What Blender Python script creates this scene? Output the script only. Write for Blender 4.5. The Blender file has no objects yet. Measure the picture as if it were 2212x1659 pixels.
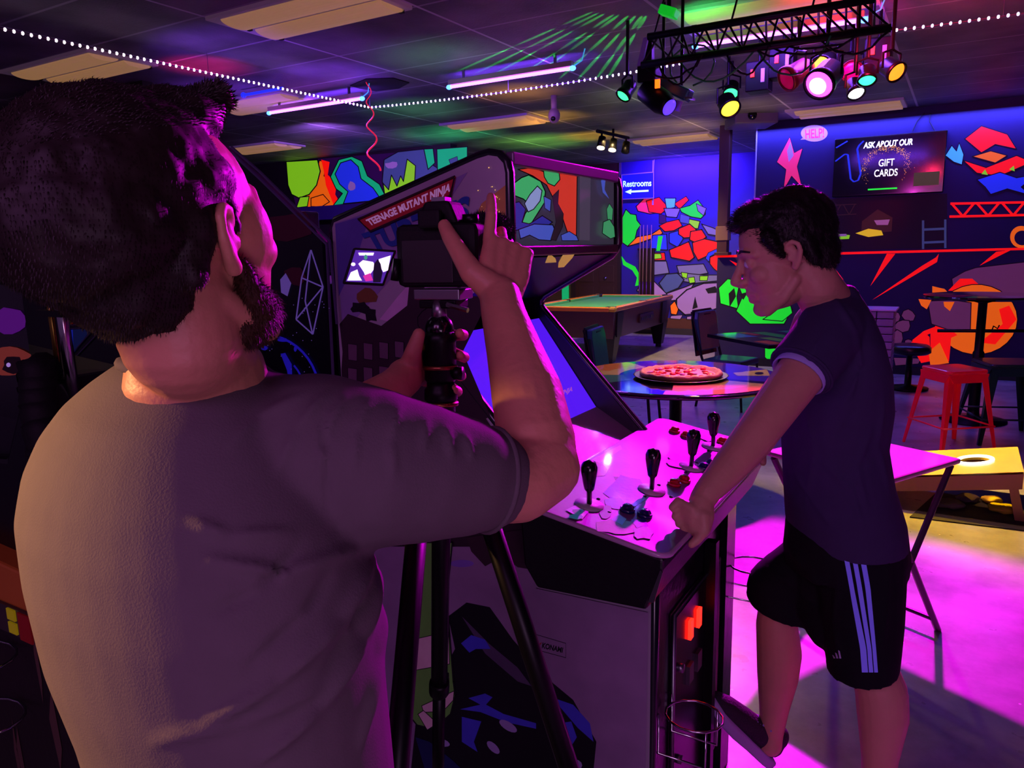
import bpy, math, random
import numpy as np
from mathutils import Vector, Matrix, noise
from mathutils.bvhtree import BVHTree
random.seed(7)
SC = bpy.context.scene
COL = SC.collection
V = Vector

# ------------------------------------------------------------------ camera
FPX, CAMH = 1627.2, 1.57
_y, _p, _r = [math.radians(a) for a in (-30.8, 10.17, 1.21)]
CF = V((math.sin(_y)*math.cos(_p), math.cos(_y)*math.cos(_p), -math.sin(_p)))
_rt = V((math.cos(_y), -math.sin(_y), 0)); _dn = CF.cross(_rt)
CR = math.cos(_r)*_rt + math.sin(_r)*_dn
CD = -math.sin(_r)*_rt + math.cos(_r)*_dn
C0 = V((0, 0, CAMH))
cam = bpy.data.cameras.new('camera'); cam.sensor_width = 36; cam.lens = FPX/2212*36
cam.clip_start = 0.02; cam.clip_end = 100
camo = bpy.data.objects.new('camera', cam); COL.objects.link(camo)
camo.matrix_world = Matrix(((CR.x, -CD.x, -CF.x, C0.x), (CR.y, -CD.y, -CF.y, C0.y), (CR.z, -CD.z, -CF.z, C0.z), (0, 0, 0, 1)))
SC.camera = camo
SC.view_settings.view_transform = 'Standard'
try: SC.view_settings.look = 'None'
except Exception: pass
SC.view_settings.gamma = 1.0
SC.view_settings.exposure = 0.0
SC.view_settings.use_curve_mapping = False
SC.cycles.max_bounces = 6; SC.cycles.diffuse_bounces = 3; SC.cycles.glossy_bounces = 3
SC.cycles.transparent_max_bounces = 6; SC.cycles.transmission_bounces = 4
SC.cycles.caustics_reflective = False; SC.cycles.caustics_refractive = False
SC.cycles.sample_clamp_indirect = 4

# places on real surfaces, measured from the photograph (2212x1659 frame)
def ray(x, y): return CF + CR*((x-1106)/FPX) + CD*((y-829.5)/FPX)
def onZ(x, y, z): v = ray(x, y); return C0 + v*((z-CAMH)/v.z)
def onY(x, y, Y): v = ray(x, y); return C0 + v*(Y/v.y)
def onX(x, y, X): v = ray(x, y); return C0 + v*(X/v.x)
def atD(x, y, D): return C0 + ray(x, y)*D
def toPX(p):
    q = V(p)-C0; z = q.dot(CF)
    return 1106+FPX*q.dot(CR)/z, 829.5+FPX*q.dot(CD)/z

def lin(h):
    h = h.lstrip('#'); o = []
    for i in (0, 2, 4):
        c = int(h[i:i+2], 16)/255
        o.append(c/12.92 if c <= .04045 else ((c+.055)/1.055)**2.4)
    return tuple(o)

# ------------------------------------------------------------------ world and lamps
w = bpy.data.worlds.new('world'); SC.world = w; w.use_nodes = True
bg = w.node_tree.nodes['Background']; bg.inputs[0].default_value = (0.38, 0.16, 0.52, 1); bg.inputs[1].default_value = 0.15

def spot(name, loc, target, color, power, angle=60, blend=.4, radius=.06):
    l = bpy.data.lights.new(name, 'SPOT'); l.color = color; l.energy = power
    l.spot_size = math.radians(angle); l.spot_blend = blend; l.shadow_soft_size = radius
    o = bpy.data.objects.new(name, l); COL.objects.link(o); o.location = loc
    o.rotation_euler = (V(target)-V(loc)).to_track_quat('-Z', 'Y').to_euler(); return o
def area(name, loc, target, color, power, sx, sy):
    l = bpy.data.lights.new(name, 'AREA'); l.color = color; l.energy = power; l.shape = 'RECTANGLE'; l.size = sx; l.size_y = sy
    o = bpy.data.objects.new(name, l); COL.objects.link(o); o.location = loc
    o.rotation_euler = (V(target)-V(loc)).to_track_quat('-Z', 'Y').to_euler(); return o

LM = onY(1768, 190, 5.0)           # the magenta stage lamp
spot('magenta_beam', LM+V((-.02, -.16, -.05)), (-0.3, 1.75, 0.2), (1, 0.0, 1), 1150, 90, .25, .05)
spot('magenta_back_beam', LM+V((0, .05, -.16)), (-1.6, 9.5, 1.2), (1, 0.05, .8), 25, 100, .8, .05)
LY = onY(1578, 235, 6.1)           # the yellow stage lamp
spot('yellow_beam', LY+V((.08, -.1, -.1)), (0.1, 5.2, 0), (1, .60, .0), 1100, 42, .8, .05)
spot('yellow_table_beam', LY+V((-.05, -.1, -.12)), (-1.25, 4.35, 0), (1, .62, .04), 170, 58, .8, .05)
spot('deck_blue', onY(1440, 245, 4.7)+V((.06, -.16, -.12)), (-.66, 1.60, 1.0), (.12, .10, 1), 80, 6, .8, .02)
spot('deck_green', onY(1345, 215, 4.95), (-.60, 1.45, .98), (.05, 1, .35), 45, 6, .9, .02)
spot('red_leg_beam', onY(1690, 176, 5.3), (-.34, 2.05, .35), (1, .0, .2), 260, 9, .8, .03)
spot('magenta_spill', LM+V((-.1, -.02, -.16)), (-1.5, 4.6, .75), (1, .0, .6), 150, 24, .8, .04)
spot('orange_beam', onY(1938, 155, 5.4)+V((.1, -.1, -.1)), (.9, 4.9, 0), (1, .5, .03), 170, 56, .8, .05)
spot('pool_lamp_beam', (-3.9, 9.0, 2.85), (-4.3, 10.6, 0.4), (1, .66, .25), 520, 120, .8, .1)
for x, y, z, c_, e_, a_ in ((-3.75, 6.5, 2.2, (1, .42, .02), 11, 70), (-4.1, 7.9, 2.25, (1, .5, .02), 11, 70), (-4.35, 9.6, 2.3, (1, .55, .02), 14, 80), (-3.2, 9.6, 2.2, (1, .6, .25), 8, 100), (-5.2, 9.6, 2.1, (.3, 1, .1), 16, 100), (-5.7, 8.2, 2.1, (.05, 1, .3), 12, 90),
                            (-5.0, 6.6, 2.2, (.15, .9, .3), 5, 90), (-3.5, 5.0, 2.2, (.2, .8, .25), 3.5, 90), (-2.7, 7.4, 2.2, (.6, .8, .3), 5, 100), (-5.2, 4.1, 2.4, (1, .02, .15), 9, 66), (-4.6, 4.9, 2.4, (.2, .03, 1), 12, 90), (-5.9, 5.0, 2.2, (.25, .05, 1), 10, 100), (-2.0, 8.7, 2.3, (.8, .5, .3), 3, 100)):
    spot('added_ceiling_spot', (x, y, z), (x-.08, y+.12, 3.05), c_, e_*3.5, a_, 1.0, .04)  # added upward spots without fixtures, tinting patches of the ceiling
spot('red_glow', onY(1880, 95, 5.0), (-.3, 6.8, 3.0), (1, .02, .1), 60, 140, .9, .05)
spot('strip_green', (-1.62, 4.85, 2.72), (-1.45, 5.22, 3.03), (.02, 1, .15), 40, 90, .9, .03)
spot('strip_red', (-.85, 4.85, 2.72), (-.85, 5.22, 3.03), (1, .03, .08), 30, 90, .9, .03)
spot('television_red', onY(1960, 200, 9.0), onY(1905, 455, 9.99), (1, .0, .08), 60, 26, .9, .03)
spot('violet_ceiling_left', (-4.6, 3.0, 2.2), (-4.7, 5.2, 3.05), (.22, .04, 1), 120, 90, .9, .1)  # added violet spot without a fixture, tints the left ceiling
# blacklight tubes
for (x0, x1, yy) in ((-5.97, -4.77, 5.47), (-3.86, -2.70, 5.54), (-1.71, -.64, 5.46)):
    area('blacklight', ((x0+x1)/2, yy, 2.9), ((x0+x1)/2, yy, 0), (.22, .05, 1), 34, x1-x0, .03)
    area('blacklight_up', ((x0+x1)/2, yy+.06, 2.94), ((x0+x1)/2, yy+.3, 3.05), (.15, .03, 1), 9, x1-x0, .03)
area('neon_wash', (-4.2, 12.5, 3.0), (-4.2, 13.04, 1.9), (.15, .04, 1), 85, 1.4, .1)
area('television_halo', (-.85, 9.86, 2.95), (-.85, 9.9, 1.5), (.10, .10, 1), 70, 3.4, .12)
# warm lamp of the games behind the photographer, two added unseen fills, violet wash left
spot('warm_game_light', (-2.2, -.45, 1.75), (-.90, .27, 1.27), (1, .50, .18), 300, 20.5, .3, .05)
area('added_aisle_fill', (.7, -.5, 1.0), (-.9, 1.6, .7), (.9, .45, .95), 6, .6, .6)  # added unseen fill, brightens the cabinet side and the legs
area('room_fill', (-.2, -1.6, 2.8), (-.6, 1.2, 1.1), (.78, .25, .92), 30, 1.8, 1.4)  # added unseen mauve fill from behind the camera
spot('violet_wall_wash', (-6.5, 6.5, 2.8), (-7.8, 9.2, 2.5), (.35, .12, 1), 160, 110, .9, .1)

# ------------------------------------------------------------------ materials
MATS = {}
def mat(name, col, rough=.6, metal=0, emis=None, es=0, bump=0, bscale=60, var=.12, vscale=6, coat=0, spec=.5, alpha=1, trans=0):
    if name in MATS: return MATS[name]
    if isinstance(col, str): col = lin(col)
    m = bpy.data.materials.new(name); m.use_nodes = True; MATS[name] = m
    nt = m.node_tree; b = nt.nodes['Principled BSDF']
    b.inputs['Roughness'].default_value = rough; b.inputs['Metallic'].default_value = metal
    b.inputs['Specular IOR Level'].default_value = spec
    b.inputs['Coat Weight'].default_value = coat; b.inputs['Coat Roughness'].default_value = .06
    if alpha < 1: b.inputs['Alpha'].default_value = alpha
    if trans: b.inputs['Transmission Weight'].default_value = trans
    tc = nt.nodes.new('ShaderNodeTexCoord')
    n = nt.nodes.new('ShaderNodeTexNoise'); n.inputs['Scale'].default_value = vscale; n.inputs['Detail'].default_value = 4
    nt.links.new(tc.outputs['Object'], n.inputs['Vector'])
    mx = nt.nodes.new('ShaderNodeMix'); mx.data_type = 'RGBA'
    mx.inputs[6].default_value = (*[c*(1-var) for c in col], 1); mx.inputs[7].default_value = (*[min(1, c*(1+var)) for c in col], 1)
    nt.links.new(n.outputs['Fac'], mx.inputs[0]); nt.links.new(mx.outputs[2], b.inputs['Base Color'])
    if es:
        e = emis if emis is not None else col
        if isinstance(e, str): e = lin(e)
        b.inputs['Emission Color'].default_value = (*e, 1); b.inputs['Emission Strength'].default_value = es
    if bump:
        n2 = nt.nodes.new('ShaderNodeTexNoise'); n2.inputs['Scale'].default_value = bscale; n2.inputs['Detail'].default_value = 3
        nt.links.new(tc.outputs['Object'], n2.inputs['Vector'])
        bp = nt.nodes.new('ShaderNodeBump'); bp.inputs['Strength'].default_value = bump; bp.inputs['Distance'].default_value = .01
        nt.links.new(n2.outputs['Fac'], bp.inputs['Height']); nt.links.new(bp.outputs[0], b.inputs['Normal'])
    return m
# blacklight paint really gives off light; every colour of it uses this one function
def fluo(name, h, es=.55): return mat('fluo_'+name, h, .6, 0, h, es, var=.08)
def paint(name, h, rough=.6): return mat('paint_'+name, h, rough, var=.1)
F_GREEN = fluo('green', '#12e62c', .6); F_LIME = fluo('lime', '#8bdc1c', .55); F_RED = fluo('red', '#ff1204', .75)
F_ORANGE = fluo('orange', '#ff6a08', .6); F_YEL = fluo('yellow', '#e8d020', .5); F_BLUE = fluo('blue', '#2438e0', .45)
F_PINK = fluo('pink', '#ff3060', .5); F_WHITE = fluo('white', '#c8c8ff', .35); F_CYAN = fluo('cyan', '#50c0ff', .5)
F_TEAL = fluo('teal', '#10c070', .5); F_MAUVE = fluo('mauve', '#86406e', .25); F_GREY = fluo('grey', '#8a84a0', .18)
F_PLUM = fluo('plum', '#3a0a48', .2); F_STEEL = fluo('steel', '#4f5f8a', .25); F_TAN = fluo('tan', '#b98ac0', .2)
BLACK = mat('black_paint', '#08080a', .6)
BLACKG = mat('black_gloss', '#070709', .18, coat=.4)
BLACKM = mat('black_metal', '#0c0c0e', .38, .6)
RUBBER = mat('black_rubber', '#0a0a0b', .7, bump=.1, bscale=200, spec=.25)
CHROME = mat('chrome', '#c8c8cc', .16, 1, var=.03)
STEEL = mat('brushed_steel', '#8c8c90', .35, 1, var=.05)

# ------------------------------------------------------------------ mesh builder
def basis(d):
    d = V(d).normalized(); a = V((0, 0, 1)) if abs(d.z) < .9 else V((1, 0, 0))
    u = a.cross(d).normalized(); return u, d.cross(u), d
class MB:
    def __init__(s): s.v = []; s.f = []; s.m = []
    def add(s, vs, fs, mi=0):
        o = len(s.v); s.v += [V(p) for p in vs]; s.f += [[i+o for i in f] for f in fs]; s.m += [mi]*len(fs); return s
    def box(s, c, sz, R=None, mi=0):
        c = V(c); h = [k/2 for k in sz]; vs = []
        for x in (-1, 1):
            for y in (-1, 1):
                for z in (-1, 1):
                    p = V((x*h[0], y*h[1], z*h[2])); vs.append(c+(R@p if R else p))
        return s.add(vs, [(0, 1, 3, 2), (4, 6, 7, 5), (0, 4, 5, 1), (2, 3, 7, 6), (0, 2, 6, 4), (1, 5, 7, 3)], mi)
    def bb(s, a, b, mi=0):
        a, b = V(a), V(b); return s.box((a+b)/2, [abs(k) for k in (b-a)], None, mi)
    def tube(s, path, r, n=8, mi=0, closed=False):
        path = [V(p) for p in path]; k = len(path); rs = r if isinstance(r, (list, tuple)) else [r]*k
        vs = []; u = None
        for i, p in enumerate(path):
            if closed: d = path[(i+1) % k]-path[i-1]
            else: d = path[min(i+1, k-1)]-path[max(i-1, 0)]
            if d.length < 1e-9: d = V((0, 0, 1))
            d.normalize()
            if u is None: u = basis(d)[0]
            else:
                u = u-d*u.dot(d); u = u.normalized() if u.length > 1e-6 else basis(d)[0]
            w_ = d.cross(u)
            for j in range(n):
                a = 2*math.pi*j/n; vs.append(p+(u*math.cos(a)+w_*math.sin(a))*rs[i])
        fs = []
        for i in range(k if closed else k-1):
            for j in range(n):
                a, b = i*n+j, i*n+(j+1) % n; c, d_ = ((i+1) % k)*n+(j+1) % n, ((i+1) % k)*n+j
                fs.append((a, b, c, d_))
        if not closed: fs += [tuple(range(n-1, -1, -1)), tuple(range((k-1)*n, k*n))]
        return s.add(vs, fs, mi)
    def cyl(s, p0, p1, r0, r1=None, n=20, mi=0): return s.tube([p0, p1], [r0, r0 if r1 is None else r1], n, mi)
    def lathe(s, c, prof, axis=(0, 0, 1), n=28, mi=0):
        u, w_, d = basis(axis); c = V(c); vs = []; k = len(prof)
        for (r, z) in prof:
            for j in range(n):
                a = 2*math.pi*j/n; vs.append(c+d*z+(u*math.cos(a)+w_*math.sin(a))*max(r, 1e-5))
        fs = [(i*n+j, i*n+(j+1) % n, (i+1)*n+(j+1) % n, (i+1)*n+j) for i in range(k-1) for j in range(n)]
        fs += [tuple(range(n-1, -1, -1)), tuple(range((k-1)*n, k*n))]
        return s.add(vs, fs, mi)
    def ell(s, c, r, R=None, nu=16, nv=10, mi=0):
        c = V(c); r = (r, r, r) if isinstance(r, (int, float)) else r; vs = [V((0, 0, -r[2]))]
        for i in range(1, nv):
            t = -math.pi/2+math.pi*i/nv
            for j in range(nu):
                a = 2*math.pi*j/nu; vs.append(V((r[0]*math.cos(t)*math.cos(a), r[1]*math.cos(t)*math.sin(a), r[2]*math.sin(t))))
        vs.append(V((0, 0, r[2]))); vs = [c+(R@p if R else p) for p in vs]; fs = []
        for j in range(nu): fs.append((0, 1+(j+1) % nu, 1+j))
        for i in range(nv-2):
            for j in range(nu):
                a = 1+i*nu; fs.append((a+j, a+(j+1) % nu, a+nu+(j+1) % nu, a+nu+j))
        t = 1+(nv-2)*nu; e = len(vs)-1
        for j in range(nu): fs.append((t+j, t+(j+1) % nu, e))
        return s.add(vs, fs, mi)
    def prism(s, poly, vec, mi=0):
        poly = [V(p) for p in poly]; n = len(poly); vec = V(vec)
        fs = [tuple(range(n-1, -1, -1)), tuple(range(n, 2*n))]+[(i, (i+1) % n, n+(i+1) % n, n+i) for i in range(n)]
        return s.add(poly+[p+vec for p in poly], fs, mi)
    def chain(s, pts, n=14):
        for i, (p, r) in enumerate(pts):
            s.ell(p, r, None, n, 8)
            if i: s.cyl(pts[i-1][0], p, pts[i-1][1], r, n)
        return s
    def loft(s, rings, n=24, mi=0):   # (center, axis a, axis b)
        vs = []
        for c, a, b in rings:
            for j in range(n):
                t = 2*math.pi*j/n; vs.append(V(c)+V(a)*math.cos(t)+V(b)*math.sin(t))
        k = len(rings)
        fs = [(i*n+j, i*n+(j+1) % n, (i+1)*n+(j+1) % n, (i+1)*n+j) for i in range(k-1) for j in range(n)]
        fs += [tuple(range(n-1, -1, -1)), tuple(range((k-1)*n, k*n))]
        return s.add(vs, fs, mi)
def wloc(o):
    l = V((0, 0, 0))
    while o: l += o.location; o = o.parent
    return l
def fixn(me):
    import bmesh
    b = bmesh.new(); b.from_mesh(me); bmesh.ops.recalc_face_normals(b, faces=b.faces); b.to_mesh(me); b.free()
def obj(name, mb, mats, parent=None, smooth=False, bevel=0, label=None, norm=True):
    me = bpy.data.meshes.new(name); off = wloc(parent) if parent else V((0, 0, 0))
    org = V((0, 0, 0))
    if parent is None and mb.v:
        lo = V([min(p[i] for p in mb.v) for i in range(3)]); hi = V([max(p[i] for p in mb.v) for i in range(3)])
        org = V(((lo.x+hi.x)/2, (lo.y+hi.y)/2, lo.z))
    me.from_pydata([tuple(p-off-org) for p in mb.v], [], mb.f)
    mats = mats if isinstance(mats, (list, tuple)) else [mats]
    for m in mats: me.materials.append(m)
    if len(mats) > 1: me.polygons.foreach_set('material_index', mb.m)
    if norm: fixn(me)
    if smooth: me.polygons.foreach_set('use_smooth', [True]*len(me.polygons))
    o = bpy.data.objects.new(name, me); COL.objects.link(o)
    if parent: o.parent = parent
    else: o.location = org
    if bevel:
        b = o.modifiers.new('bevel', 'BEVEL'); b.width = bevel; b.segments = 2; b.limit_method = 'ANGLE'
    if smooth == 'auto':
        pass
    if label: o['label'] = label
    return o
def tag(o, label, cat, group=None, kind=None):
    if label: o['label'] = label
    if cat: o['category'] = cat
    if group: o['group'] = group
    if kind: o['kind'] = kind
    return o
def thing(name, label, cat, loc=(0, 0, 0), group=None):
    o = bpy.data.objects.new(name, None); COL.objects.link(o); o.location = loc; o.empty_display_size = .05
    return tag(o, label, cat, group)
def struct(name, mb, mats, **k):
    o = obj(name, mb, mats, **k); o['kind'] = 'structure'; return o
def dup(root, loc, rz=0, label=None, group=None):
    r = root.copy(); COL.objects.link(r); r.location = loc; r.rotation_euler = (0, 0, rz)
    if label: r['label'] = label
    if group: r['group'] = group
    for ch in list(root.children):
        c = ch.copy(); COL.objects.link(c); c.parent = r
        for g in list(ch.children):
            d = g.copy(); COL.objects.link(d); d.parent = c
    return r
def bake(mb, voxel, smooth=4, fac=.5):
    me = bpy.data.meshes.new('tmp'); me.from_pydata([tuple(p) for p in mb.v], [], mb.f); fixn(me)
    o = bpy.data.objects.new('tmp', me); COL.objects.link(o)
    r = o.modifiers.new('r', 'REMESH'); r.mode = 'VOXEL'; r.voxel_size = voxel; r.adaptivity = 0
    s_ = o.modifiers.new('s', 'SMOOTH'); s_.factor = fac; s_.iterations = smooth
    dg = bpy.context.evaluated_depsgraph_get(); dg.update()
    m2 = bpy.data.meshes.new_from_object(o.evaluated_get(dg))
    bpy.data.objects.remove(o); bpy.data.meshes.remove(me)
    m2.polygons.foreach_set('use_smooth', [True]*len(m2.polygons))
    return m2
def meshobj(name, me, mats, parent, label=None):
    off = wloc(parent) if parent else V((0, 0, 0))
    me.transform(Matrix.Translation(-off)); me.materials.clear()
    for m in (mats if isinstance(mats, (list, tuple)) else [mats]): me.materials.append(m)
    o = bpy.data.objects.new(name, me); COL.objects.link(o); me.name = name
    if parent: o.parent = parent
    if label: o['label'] = label
    return o

# ------------------------------------------------------------------ lettering
def text_verts(s, shear=0, bold=0, extr=0):
    c = bpy.data.curves.new('t', 'FONT'); c.body = s; c.shear = shear; c.offset = bold; c.align_x = 'LEFT'; c.extrude = 0
    o = bpy.data.objects.new('t', c); COL.objects.link(o)
    dg = bpy.context.evaluated_depsgraph_get(); dg.update()
    me = bpy.data.meshes.new_from_object(o.evaluated_get(dg))
    vs = [v.co.copy() for v in me.vertices]; fs = [tuple(p.vertices) for p in me.polygons]
    bpy.data.objects.remove(o); bpy.data.curves.remove(c); bpy.data.meshes.remove(me)
    x0, x1 = min(v.x for v in vs), max(v.x for v in vs); y0, y1 = min(v.y for v in vs), max(v.y for v in vs)
    return [((v.x-x0)/(x1-x0), (v.y-y0)/(y1-y0)) for v in vs], fs
def text(name, s, quad, m, parent, shear=0, bold=0, label=None):
    """quad: world corners bottom-left, bottom-right, top-right, top-left"""
    vs, fs = text_verts(s, shear, bold); a, b, c, d = [V(q) for q in quad]; mb = MB()
    mb.add([a*(1-u)*(1-v)+b*u*(1-v)+c*u*v+d*(1-u)*v for u, v in vs], fs)
    return obj(name, mb, m, parent, label=label, norm=False)

# ------------------------------------------------------------------ flat painted artwork
def art(mb, mats, place, items, nrm, start=1, step=.0006, line=BLACK):
    """items: (material, [(px,py)...], outline width px). place(px,py) -> point on the surface; nrm towards the viewer"""
    nrm = V(nrm); k = start
    def mi(m):
        if m not in mats: mats.append(m)
        return mats.index(m)
    for it in items:
        m, pts = it[0], it[1]; wd = it[2] if len(it) > 2 else 0
        mb.add([place(*p)+nrm*(k*step) for p in pts], [tuple(range(len(pts)))], mi(m)); k += 1
        if wd:
            n = len(pts)
            for i in range(n):
                a = V((*pts[i], 0)); b = V((*pts[(i+1) % n], 0)); d = (b-a)
                if d.length < .1: continue
                e = d.normalized()*wd*.4; q = V((-d.y, d.x, 0)).normalized()*wd/2
                mb.add([place(p.x, p.y)+nrm*(k*step) for p in (a-e+q, b+e+q, b+e-q, a-e-q)], [(0, 1, 2, 3)], mi(line))
            k += 1
    return k
def blob(cx, cy, rx, ry, n=16, jag=0., seed=0, rot=0, a0=0, a1=360):
    R = random.Random(seed); o = []
    for i in range(n):
        a = math.radians(a0+(a1-a0)*i/(n if a1-a0 == 360 else n-1)); k = 1+(R.random()-.5)*2*jag
        x, y = rx*k*math.cos(a), ry*k*math.sin(a); c, s = math.cos(math.radians(rot)), math.sin(math.radians(rot))
        o.append((cx+x*c-y*s, cy+x*s+y*c))
    return o
def strokes(pts, wd):   # open polyline as list of quads
    o = []
    for i in range(len(pts)-1):
        a = V((*pts[i], 0)); b = V((*pts[i+1], 0)); q = V((-(b-a).y, (b-a).x, 0)).normalized()*wd/2
        o.append([(p.x, p.y) for p in (a+q, b+q, b-q, a-q)])
    return o
UPZ = V((0, 0, 1))
# ================================================================== THE ROOM
HC, YB, YP, YM = 3.05, 9.99, 13.04, 9.10     # ceiling, bar wall, pool room wall, mural wall
def node_mat(name):
    m = bpy.data.materials.new(name); m.use_nodes = True; MATS[name] = m
    return m, m.node_tree, m.node_tree.nodes, m.node_tree.links, m.node_tree.nodes['Principled BSDF']
def math_n(N, L, op, a, b=None):
    n = N.new('ShaderNodeMath'); n.operation = op
    for i, v in enumerate((a, b)):
        if v is None: continue
        if isinstance(v, (int, float)): n.inputs[i].default_value = v
        else: L.new(v, n.inputs[i])
    return n.outputs[0]
# ceiling tiles 1.22 x 0.61 with lighter grid bars
m, nt, N, L, b = node_mat('ceiling_tiles')
tc = N.new('ShaderNodeNewGeometry'); sx = N.new('ShaderNodeSeparateXYZ'); L.new(tc.outputs['Position'], sx.inputs[0])
def gridline(o, off, per, wd):
    t = math_n(N, L, 'FRACT', math_n(N, L, 'DIVIDE', math_n(N, L, 'ADD', o, off), per))
    return math_n(N, L, 'LESS_THAN', math_n(N, L, 'ABSOLUTE', math_n(N, L, 'SUBTRACT', t, .5)), wd/per/2)
gx = gridline(sx.outputs[0], 3.01+12.2+.61, 1.22, .022); gy = gridline(sx.outputs[1], -4.0+12.2+.305, .61, .022)
# sub-lines across the short way are only faint
g = math_n(N, L, 'MAXIMUM', gx, math_n(N, L, 'MULTIPLY', gy, .45))
ns = N.new('ShaderNodeTexNoise'); ns.inputs['Scale'].default_value = 1.7; ns.inputs['Detail'].default_value = 5; L.new(tc.outputs['Position'], ns.inputs['Vector'])
n2 = N.new('ShaderNodeTexNoise'); n2.inputs['Scale'].default_value = 70; L.new(tc.outputs['Position'], n2.inputs['Vector'])
r = N.new('ShaderNodeValToRGB'); r.color_ramp.elements[0].color = (.085, .08, .085, 1); r.color_ramp.elements[1].color = (.21, .2, .2, 1)
r.color_ramp.elements[0].position = .35; r.color_ramp.elements[1].position = .65; L.new(ns.outputs['Fac'], r.inputs[0])
mx = N.new('ShaderNodeMix'); mx.data_type = 'RGBA'; L.new(g, mx.inputs[0]); L.new(r.outputs[0], mx.inputs[6]); mx.inputs[7].default_value = (.62, .6, .6, 1)
L.new(mx.outputs[2], b.inputs['Base Color']); b.inputs['Roughness'].default_value = .55
bp = N.new('ShaderNodeBump'); bp.inputs['Strength'].default_value = .3; bp.inputs['Distance'].default_value = .01; L.new(n2.outputs['Fac'], bp.inputs['Height']); L.new(bp.outputs[0], b.inputs['Normal'])
M_CEIL = m
# sealed concrete
m, nt, N, L, b = node_mat('sealed_concrete')
tc = N.new('ShaderNodeNewGeometry')
ns = N.new('ShaderNodeTexNoise'); ns.inputs['Scale'].default_value = 2.2; ns.inputs['Detail'].default_value = 7; ns.inputs['Roughness'].default_value = .65; L.new(tc.outputs['Position'], ns.inputs['Vector'])
r = N.new('ShaderNodeValToRGB'); r.color_ramp.elements[0].color = (.17, .155, .15, 1); r.color_ramp.elements[1].color = (.42, .40, .38, 1)
r.color_ramp.elements[0].position = .32; r.color_ramp.elements[1].position = .7; L.new(ns.outputs['Fac'], r.inputs[0])
vo = N.new('ShaderNodeTexVoronoi'); vo.inputs['Scale'].default_value = 9; L.new(tc.outputs['Position'], vo.inputs['Vector'])
sp = math_n(N, L, 'LESS_THAN', vo.outputs['Distance'], .045)
mx = N.new('ShaderNodeMix'); mx.data_type = 'RGBA'; L.new(sp, mx.inputs[0]); L.new(r.outputs[0], mx.inputs[6]); mx.inputs[7].default_value = (.7, .68, .62, 1)
L.new(mx.outputs[2], b.inputs['Base Color'])
n3 = N.new('ShaderNodeTexNoise'); n3.inputs['Scale'].default_value = 6; n3.inputs['Detail'].default_value = 5; L.new(tc.outputs['Position'], n3.inputs['Vector'])
mr = N.new('ShaderNodeMapRange'); mr.inputs['To Min'].default_value = .16; mr.inputs['To Max'].default_value = .5; L.new(n3.outputs['Fac'], mr.inputs['Value']); L.new(mr.outputs[0], b.inputs['Roughness'])
bp = N.new('ShaderNodeBump'); bp.inputs['Strength'].default_value = .08; bp.inputs['Distance'].default_value = .01; L.new(n3.outputs['Fac'], bp.inputs['Height']); L.new(bp.outputs[0], b.inputs['Normal'])
M_FLOOR = m

W_VIOLET = mat('violet_wall_paint', '#20104e', .6, var=.08)
W_BLUE = mat('blue_wall_paint', '#2c20a0', .55, var=.06)
W_DARK = mat('dark_wall_paint', '#2a2320', .6)
W_BROWN = mat('brown_wall_paint', '#4a3324', .6)
W_TRIM = mat('pale_trim', '#b0a8b8', .5)

struct('floor', MB().bb((-14, -3, -.1), (4, 13.3, 0)), M_FLOOR)
struct('ceiling', MB().bb((-14, -3, HC), (4, 13.3, HC+.1)), M_CEIL)
struct('wall_right_lower', MB().bb((-2.78, YB, 0), (4, YB+.14, 1.43)), W_VIOLET)
struct('wall_right_upper', MB().bb((-2.32, YB+.002, 1.43), (4, YB+.14, HC)), W_VIOLET)
struct('wall_back', MB().bb((-5.42, YP, 0), (4, YP+.15, HC)), W_BLUE)
struct('wall_back_left', MB().bb((-9, YP+.001, 0), (-5.42, YP+.15, HC)), W_BROWN)
struct('wall_left', MB().bb((-14, YM, 0), (-6.35, YM+.15, HC)), W_DARK)
yw = onZ(60, 226, HC).y; struct('wall_left_near', MB().bb((-14, yw, 0), (onY(330, 400, yw).x, yw+.1, HC)), W_DARK)
YLN = yw
struct('wall_end', MB().bb((-14.1, -3, 0), (-14, 13.3, HC)), W_DARK)
struct('wall_far_right', MB().bb((4, -3, 0), (4.1, 13.3, HC)), W_VIOLET)
struct('baseboard_back', MB().bb((-9, YP-.03, 0), (-2.6, YP, .11)), mat('grey_base', '#3a3434', .5))
struct('baseboard_right', MB().bb((-2.78, YB-.02, 0), (4, YB, .1)), mat('dark_base', '#16121c', .35))
struct('trim_1', MB().bb((-2.335, YB-.01, 1.43), (-2.32, YB+.14, HC)), W_TRIM)
a = onY(1412, 335, YP); struct('trim_2', MB().bb((a.x-.012, YP-.02, 2.28), (a.x+.012, YP, 3.04)), W_TRIM)
a = onY(1340, 400, YP); struct('trim_3', MB().bb((a.x-.02, YP-.02, 0), (a.x+.02, YP, HC)), paint('corner', '#6f6a80'))
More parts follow.
